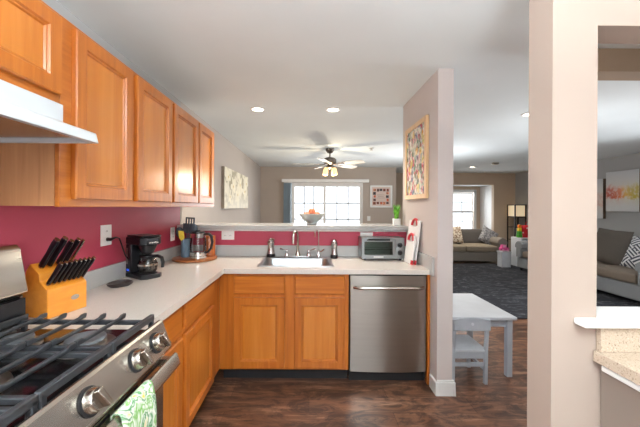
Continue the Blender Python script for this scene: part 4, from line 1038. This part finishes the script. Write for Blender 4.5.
def sofa(loc, rz, Wd, dep, n, seatm, bodym, backm, lab, armw=0.22, seat_h=0.45, arm_h=0.65, back_h=0.82):
    """faces local -y, centred on x, front edge at y=0"""
    t = thing('sofa', loc, lab, 'sofa', None, rz=rz); h = Wd/2; z0 = loc[2]
    o = (0, 0, 0)
    MB().box(-h+0.02, 0.03, 0.06, h-0.02, dep, 0.29).build('base', bodym, t, bevel=0.02, seg=3)
    m = MB()
    for x in (-h+0.08, h-0.08):
        for y in (0.09, dep-0.08): m.cyl((x, y, 0.0), (x, y, 0.06), 0.025, 0.03, 12)
    m.build('foot', 'blackm', t)
    for sx in (-1, 1):
        a, b = (-h, -h+armw) if sx < 0 else (h-armw, h)
        m = MB(); cxm = (a+b)/2; rr_ = armw*0.56
        prof = [(a+0.03, 0.292), (a+0.03, arm_h-0.16)]+[(cxm+rr_*math.cos(th), arm_h-rr_+rr_*math.sin(th)) for th in [PI+0.25-(PI+0.5)*i/14 for i in range(15)]]+[(b-0.03, arm_h-0.16), (b-0.03, 0.292)]
        m.prism(prof, 'y', 0.0, dep-0.02); m.build('arm', bodym, t, bevel=0.015, seg=3)
    wi = Wd-2*armw+0.02
    for i in range(n):
        a = -wi/2+wi*i/n
        soft(o, a+0.004, 0.0, 0.292, a+wi/n-0.004, dep-0.28, seat_h, 0.02).build('seat_cushion', seatm, t)
        mb = soft(o, a+0.006, 0, 0, a+wi/n-0.006, 0.19, back_h-seat_h+0.02, 0.01)
        Mx = Matrix.Translation((0, dep-0.40, seat_h-0.0)) @ Matrix.Rotation(math.radians(-12), 4, 'X'); mb.v = [Mx @ p for p in mb.v]
        mb.build('back_cushion', backm, t)
    MB().prism([(dep-0.19, 0.292), (dep, 0.292), (dep, back_h-0.05), (dep-0.03, back_h-0.03), (dep-0.10, back_h-0.04), (dep-0.15, 0.5)], 'x', -h+armw-0.02, h-armw+0.02).build('back_frame', bodym, t, bevel=0.02, seg=3)
    return t
sofa((3.93, 7.62, 0.0), 0, 2.0, 0.92, 2, 'sofa_seat', 'sofa_body', 'sofa_back', 'taupe two seat sofa with tan cushions under the bay window')
sofa((4.67, 5.55, 0.0125), -PI/2, 2.78, 0.98, 3, 'sofa2_seat', 'sofa2', 'sofa2', 'long grey sofa beneath the abstract canvases')
# pillows
def pillow(name, loc, rot, size, th, mat, lab):
    n = 12; vs = []; fs = []
    for s_ in (1, -1):
        for j in range(n+1):
            for i in range(n+1):
                u = -1+2*i/n; v = -1+2*j/n; k = (1-abs(u)**3)*(1-abs(v)**3)
                pin = 1-0.10*(1-abs(u*v))*0.5*(abs(u)**4+abs(v)**4)
                vs.append((u*size/2*pin, s_*th*math.sqrt(max(0, k)), v*size/2*pin+size/2*0.97))
    N1 = (n+1)*(n+1)
    for b in (0, N1):
        for j in range(n):
            for i in range(n): fs.append((b+j*(n+1)+i, b+j*(n+1)+i+1, b+(j+1)*(n+1)+i+1, b+(j+1)*(n+1)+i))
    o = MB().add(vs, fs).build(name, mat); o.location = loc; o.rotation_euler = rot
    return tag(o, lab, 'pillow')
def spots(k):
    v = k.node('ShaderNodeTexVoronoi'); k.link(k.pos(), v.inputs['Vector']); v.inputs['Scale'].default_value = 24
    return k.ramp(v.outputs['Distance'], [(0.2, (112, 84, 64)), (0.4, (150, 120, 96)), (0.5, (206, 194, 176)), (0.7, (222, 212, 196))])
MAT['leopard'] = art_mat('pillow_spotted', spots)
def damask(k):
    f = k.noise(k.pos(), 16, 3, 0.5, 1.0); return k.ramp(f, [(0.42, (96, 98, 106)), (0.5, (176, 176, 178)), (0.58, (110, 112, 118))])
MAT['damask'] = art_mat('pillow_grey_pattern', damask)
def maze(k):
    p = k.pos((1, 1, 1)); sp = k.node('ShaderNodeSeparateXYZ'); k.link(p, sp.inputs[0])
    ck = k.node('ShaderNodeTexWave', wave_type='BANDS', bands_direction='DIAGONAL'); k.link(p, ck.inputs[0]); ck.inputs['Scale'].default_value = 9; ck.inputs['Distortion'].default_value = 0
    mp = k.pos((1, -1, 1)); c2 = k.node('ShaderNodeTexWave', wave_type='BANDS', bands_direction='DIAGONAL'); k.link(mp, c2.inputs[0]); c2.inputs['Scale'].default_value = 9
    q = k.node('ShaderNodeTexChecker'); k.link(k.pos((1, 0.7071, 0.7071), rot=(PI/4, 0, 0)), q.inputs[0]); q.inputs['Scale'].default_value = 11
    m1 = k.mix(q.outputs['Fac'], ck.outputs['Color'], c2.outputs['Color'])
    return k.ramp(m1, [(0.45, (56, 62, 78)), (0.55, (222, 224, 226))])
MAT['maze'] = art_mat('pillow_maze_pattern', maze)
MAT['pil_grey'] = fabric('pillow_grey', (98, 92, 86), 0.15); MAT['pil_light'] = fabric('pillow_pale', (206, 210, 216)); MAT['pil_brown'] = fabric('pillow_brown', (150, 124, 100))
pillow('throw_pillow', (3.86, 8.08, 0.475), (math.radians(-18), 0, 0.1), 0.46, 0.085, 'leopard', 'spotted cream and brown pillow on the taupe sofa under the bay window')
pillow('throw_pillow', (4.62, 8.02, 0.475), (math.radians(-20), math.radians(32), -0.1), 0.44, 0.08, 'damask', 'grey patterned pillow tipped against the taupe sofa arm')
pillow('throw_pillow', (5.02, 5.2, 0.475), (math.radians(-16), math.radians(3), -PI/2), 0.60, 0.10, 'pil_grey', 'large plain grey pillow on the long grey sofa')
pillow('throw_pillow', (4.92, 4.56, 0.475), (math.radians(-16), math.radians(10), -PI/2+0.15), 0.50, 0.09, 'maze', 'dark and white maze patterned pillow on the grey sofa')

# shelf floor lamp
MAT['lampblack'] = plain('lamp_black_wood', (34, 28, 26), 0.5)
MAT['lamppaper'] = emit('lamp_paper_lit', (236, 214, 176), 0.35)
lx, ly, hw, ht = 5.96, 8.80, 0.15, 1.5; hd = 0.16
t = thing('floor_lamp', (lx, ly, 0), 'tall black framed shelf lamp with paper panels in the room corner', 'lamp'); o = t.location
for sx in (-1, 1):
    for sy in (-1, 1): MB(o).box(lx+sx*hw-0.014, ly+sy*hd-0.014, 0, lx+sx*hw+0.014, ly+sy*hd+0.014, ht).build('post', 'lampblack', t)
for z in (0.12, 0.48, 0.84, 1.14): MB(o).box(lx-hw+0.0142, ly-hd+0.0142, z, lx+hw-0.0142, ly+hd-0.0142, z+0.02).build('shelf', 'lampblack', t)
m = MB(o)
for (z0, z1) in ((1.13, 1.165), (1.475, 1.5), (0.12, 0.15)):
    m.box(lx-hw+0.014, ly-hd-0.01, z0, lx+hw-0.014, ly-hd+0.01, z1); m.box(lx-hw+0.014, ly+hd-0.01, z0, lx+hw-0.014, ly+hd+0.01, z1)
    m.box(lx-hw-0.01, ly-hd+0.014, z0, lx-hw+0.01, ly+hd-0.014, z1); m.box(lx+hw-0.01, ly-hd+0.014, z0, lx+hw+0.01, ly+hd-0.014, z1)
m.build('frame', 'lampblack', t)
m = MB(o); e = hw-0.006; e2 = hd-0.006
for (a, b, c, d_) in ((-e, -e2, e, -e2+0.003), (-e, e2-0.003, e, e2), (-e, -e2+0.0031, -e+0.003, e2-0.0031), (e-0.003, -e2+0.0031, e, e2-0.0031)): m.box(lx+a+0.012*(1 if a < 0 and c > 0 else 0), ly+b, 1.166, lx+c-0.012*(1 if a < 0 and c > 0 else 0), ly+d_, 1.474)
m.build('lamp_shade', 'lamppaper', t)

# drawer cart, bin, toys
MAT['cartp'] = plain('translucent_white_plastic', (220, 226, 234), 0.3, var=0.02)
x0, x1, y0, y1, zt = 4.93, 5.38, 7.12, 7.48, 0.70
t = thing('drawer_cart', ((x0+x1)/2, (y0+y1)/2, 0.0), 'white plastic drawer cart between the two sofas', 'drawers'); o = t.location
m = MB(o); m.box(x0, y0+0.01, 0.03, x0+0.02, y1, zt-0.02); m.box(x1-0.02, y0+0.01, 0.03, x1, y1, zt-0.02); m.box(x0, y0, zt-0.02, x1, y1, zt); m.box(x0, y0+0.01, 0.0125, x1, y1, 0.03); m.box(x0+0.02, y1-0.01, 0.03, x1-0.02, y1, zt-0.02)
m.build('shell', 'cartp', t, bevel=0.004)
for i in range(3):
    za = 0.04+i*0.215; dr = MB(o).box(x0+0.024, y0, za, x1-0.024, y1-0.02, za+0.19).build('drawer', 'cartp', t, bevel=0.008)
    MB(o).box(x0+0.16, y0-0.012, za+0.15, x1-0.16, y0-0.0005, za+0.168).build('handle', 'cartp', dr)
bxx, byy = 4.60, 7.22
m = MB(); m.prism([(bxx-0.095, byy-0.08), (bxx+0.095, byy-0.08), (bxx+0.095, byy+0.08), (bxx-0.095, byy+0.08)], 'z', 0.013, 0.02)
for q in range(4):
    ww = 0.105 if q % 2 == 0 else 0.088; dd_ = 0.088 if q % 2 == 0 else 0.105
    M4 = Matrix.Translation((bxx, byy, 0)) @ Matrix.Rotation(q*PI/2, 4, 'Z'); m.box(-ww, dd_-0.006, 0.013, ww, dd_, 0.35, M=M4)
m.box(bxx-0.118, byy-0.1, 0.35, bxx+0.118, byy-0.084, 0.365); m.box(bxx-0.118, byy+0.084, 0.35, bxx+0.118, byy+0.1, 0.365); m.box(bxx-0.118, byy-0.084, 0.35, bxx-0.1, byy+0.084, 0.365); m.box(bxx+0.1, byy-0.084, 0.35, bxx+0.118, byy+0.084, 0.365)
m.box(bxx-0.118, byy-0.1, 0.3652, bxx+0.118, byy+0.1, 0.378)
solo('storage_bin', m, 'cartp', 'white plastic bin with pink toy on top beside the taupe sofa', 'bin')
MAT['pink'] = plain('pink_plastic', (232, 92, 160), 0.35, var=0.08)
MAT['pinkl'] = plain('pale_pink_plastic', (246, 190, 214), 0.35)
t = thing('toy_car', (bxx, byy, 0.3785), 'pink plastic toy on the lid of the white bin', 'toy'); z = 0.3785; o = t.location
MB(o).prism([(bxx-0.1, z+0.02), (bxx+0.1, z+0.02), (bxx+0.1, z+0.075), (bxx+0.045, z+0.09), (bxx+0.02, z+0.15), (bxx-0.06, z+0.155), (bxx-0.075, z+0.09), (bxx-0.1, z+0.08)], 'y', byy-0.05, byy+0.05).build('body', 'pink', t, bevel=0.012, seg=3)
for x in (-0.055, 0.06):
    for y in (-0.058, 0.058): MB(o).cyl((bxx+x, byy+y-0.006, z+0.024), (bxx+x, byy+y+0.006, z+0.024), 0.024, n=16).build('wheel', 'pinkl', t)
MB(o).box(bxx-0.055, byy-0.052, z+0.095, bxx+0.01, byy-0.0505, z+0.14).build('window', 'pinkl', t)
# red gift bag
def bagm(k):
    v = k.node('ShaderNodeTexVoronoi'); k.link(k.pos(), v.inputs['Vector']); v.inputs['Scale'].default_value = 11
    return k.ramp(v.outputs['Distance'], [(0.16, (246, 220, 216)), (0.24, (214, 34, 46)), (1.0, (190, 24, 40))])
MAT['bag'] = art_mat('red_dotted_paper', bagm)
gx, gy, gz = 5.17, 7.3, 0.7005
t = thing('gift_bag', (gx, gy, gz), 'red and white printed bag on the white drawer cart', 'bag'); o = t.location
m = MB(o)
m.add([(gx-0.12, gy-0.06, gz), (gx+0.12, gy-0.06, gz), (gx+0.12, gy+0.06, gz), (gx-0.12, gy+0.06, gz), (gx-0.14, gy-0.055, gz+0.29), (gx+0.15, gy-0.055, gz+0.31), (gx+0.15, gy+0.055, gz+0.30), (gx-0.14, gy+0.055, gz+0.28)], [(0, 1, 2, 3), (0, 1, 5, 4), (1, 2, 6, 5), (2, 3, 7, 6), (3, 0, 4, 7)])
b_ = m.build('bag', 'bag', t); sm = b_.modifiers.new('thick', 'SOLIDIFY'); sm.thickness = 0.003
MB(o).tube([(gx-0.06, gy-0.058, gz+0.29), (gx-0.05, gy-0.06, gz+0.35), (gx, gy-0.06, gz+0.375), (gx+0.05, gy-0.06, gz+0.355), (gx+0.06, gy-0.058, gz+0.30)], 0.004, 6).build('handle', 'redp', t)
MAT['tgreen'] = plain('toy_green', (80, 170, 60), 0.4); MAT['tor'] = plain('toy_orange', (238, 130, 40), 0.4); MAT['tyel'] = plain('toy_yellow', (240, 206, 60), 0.4)
sx_, sy_ = 4.98, 7.25
t = thing('stacking_toy', (sx_, sy_, 0.7005), 'green and orange stacked block toy left of the red bag', 'toy'); o = t.location
for i, (mt, a) in enumerate((('tgreen', 0.045), ('tgreen', 0.04), ('tyel', 0.036), ('tor', 0.032))):
    MB(o).box(sx_-a, sy_-a, 0.7005+i*0.076, sx_+a, sy_+a, 0.7005+i*0.076+0.0755).build('block', mt, t, bevel=0.008)
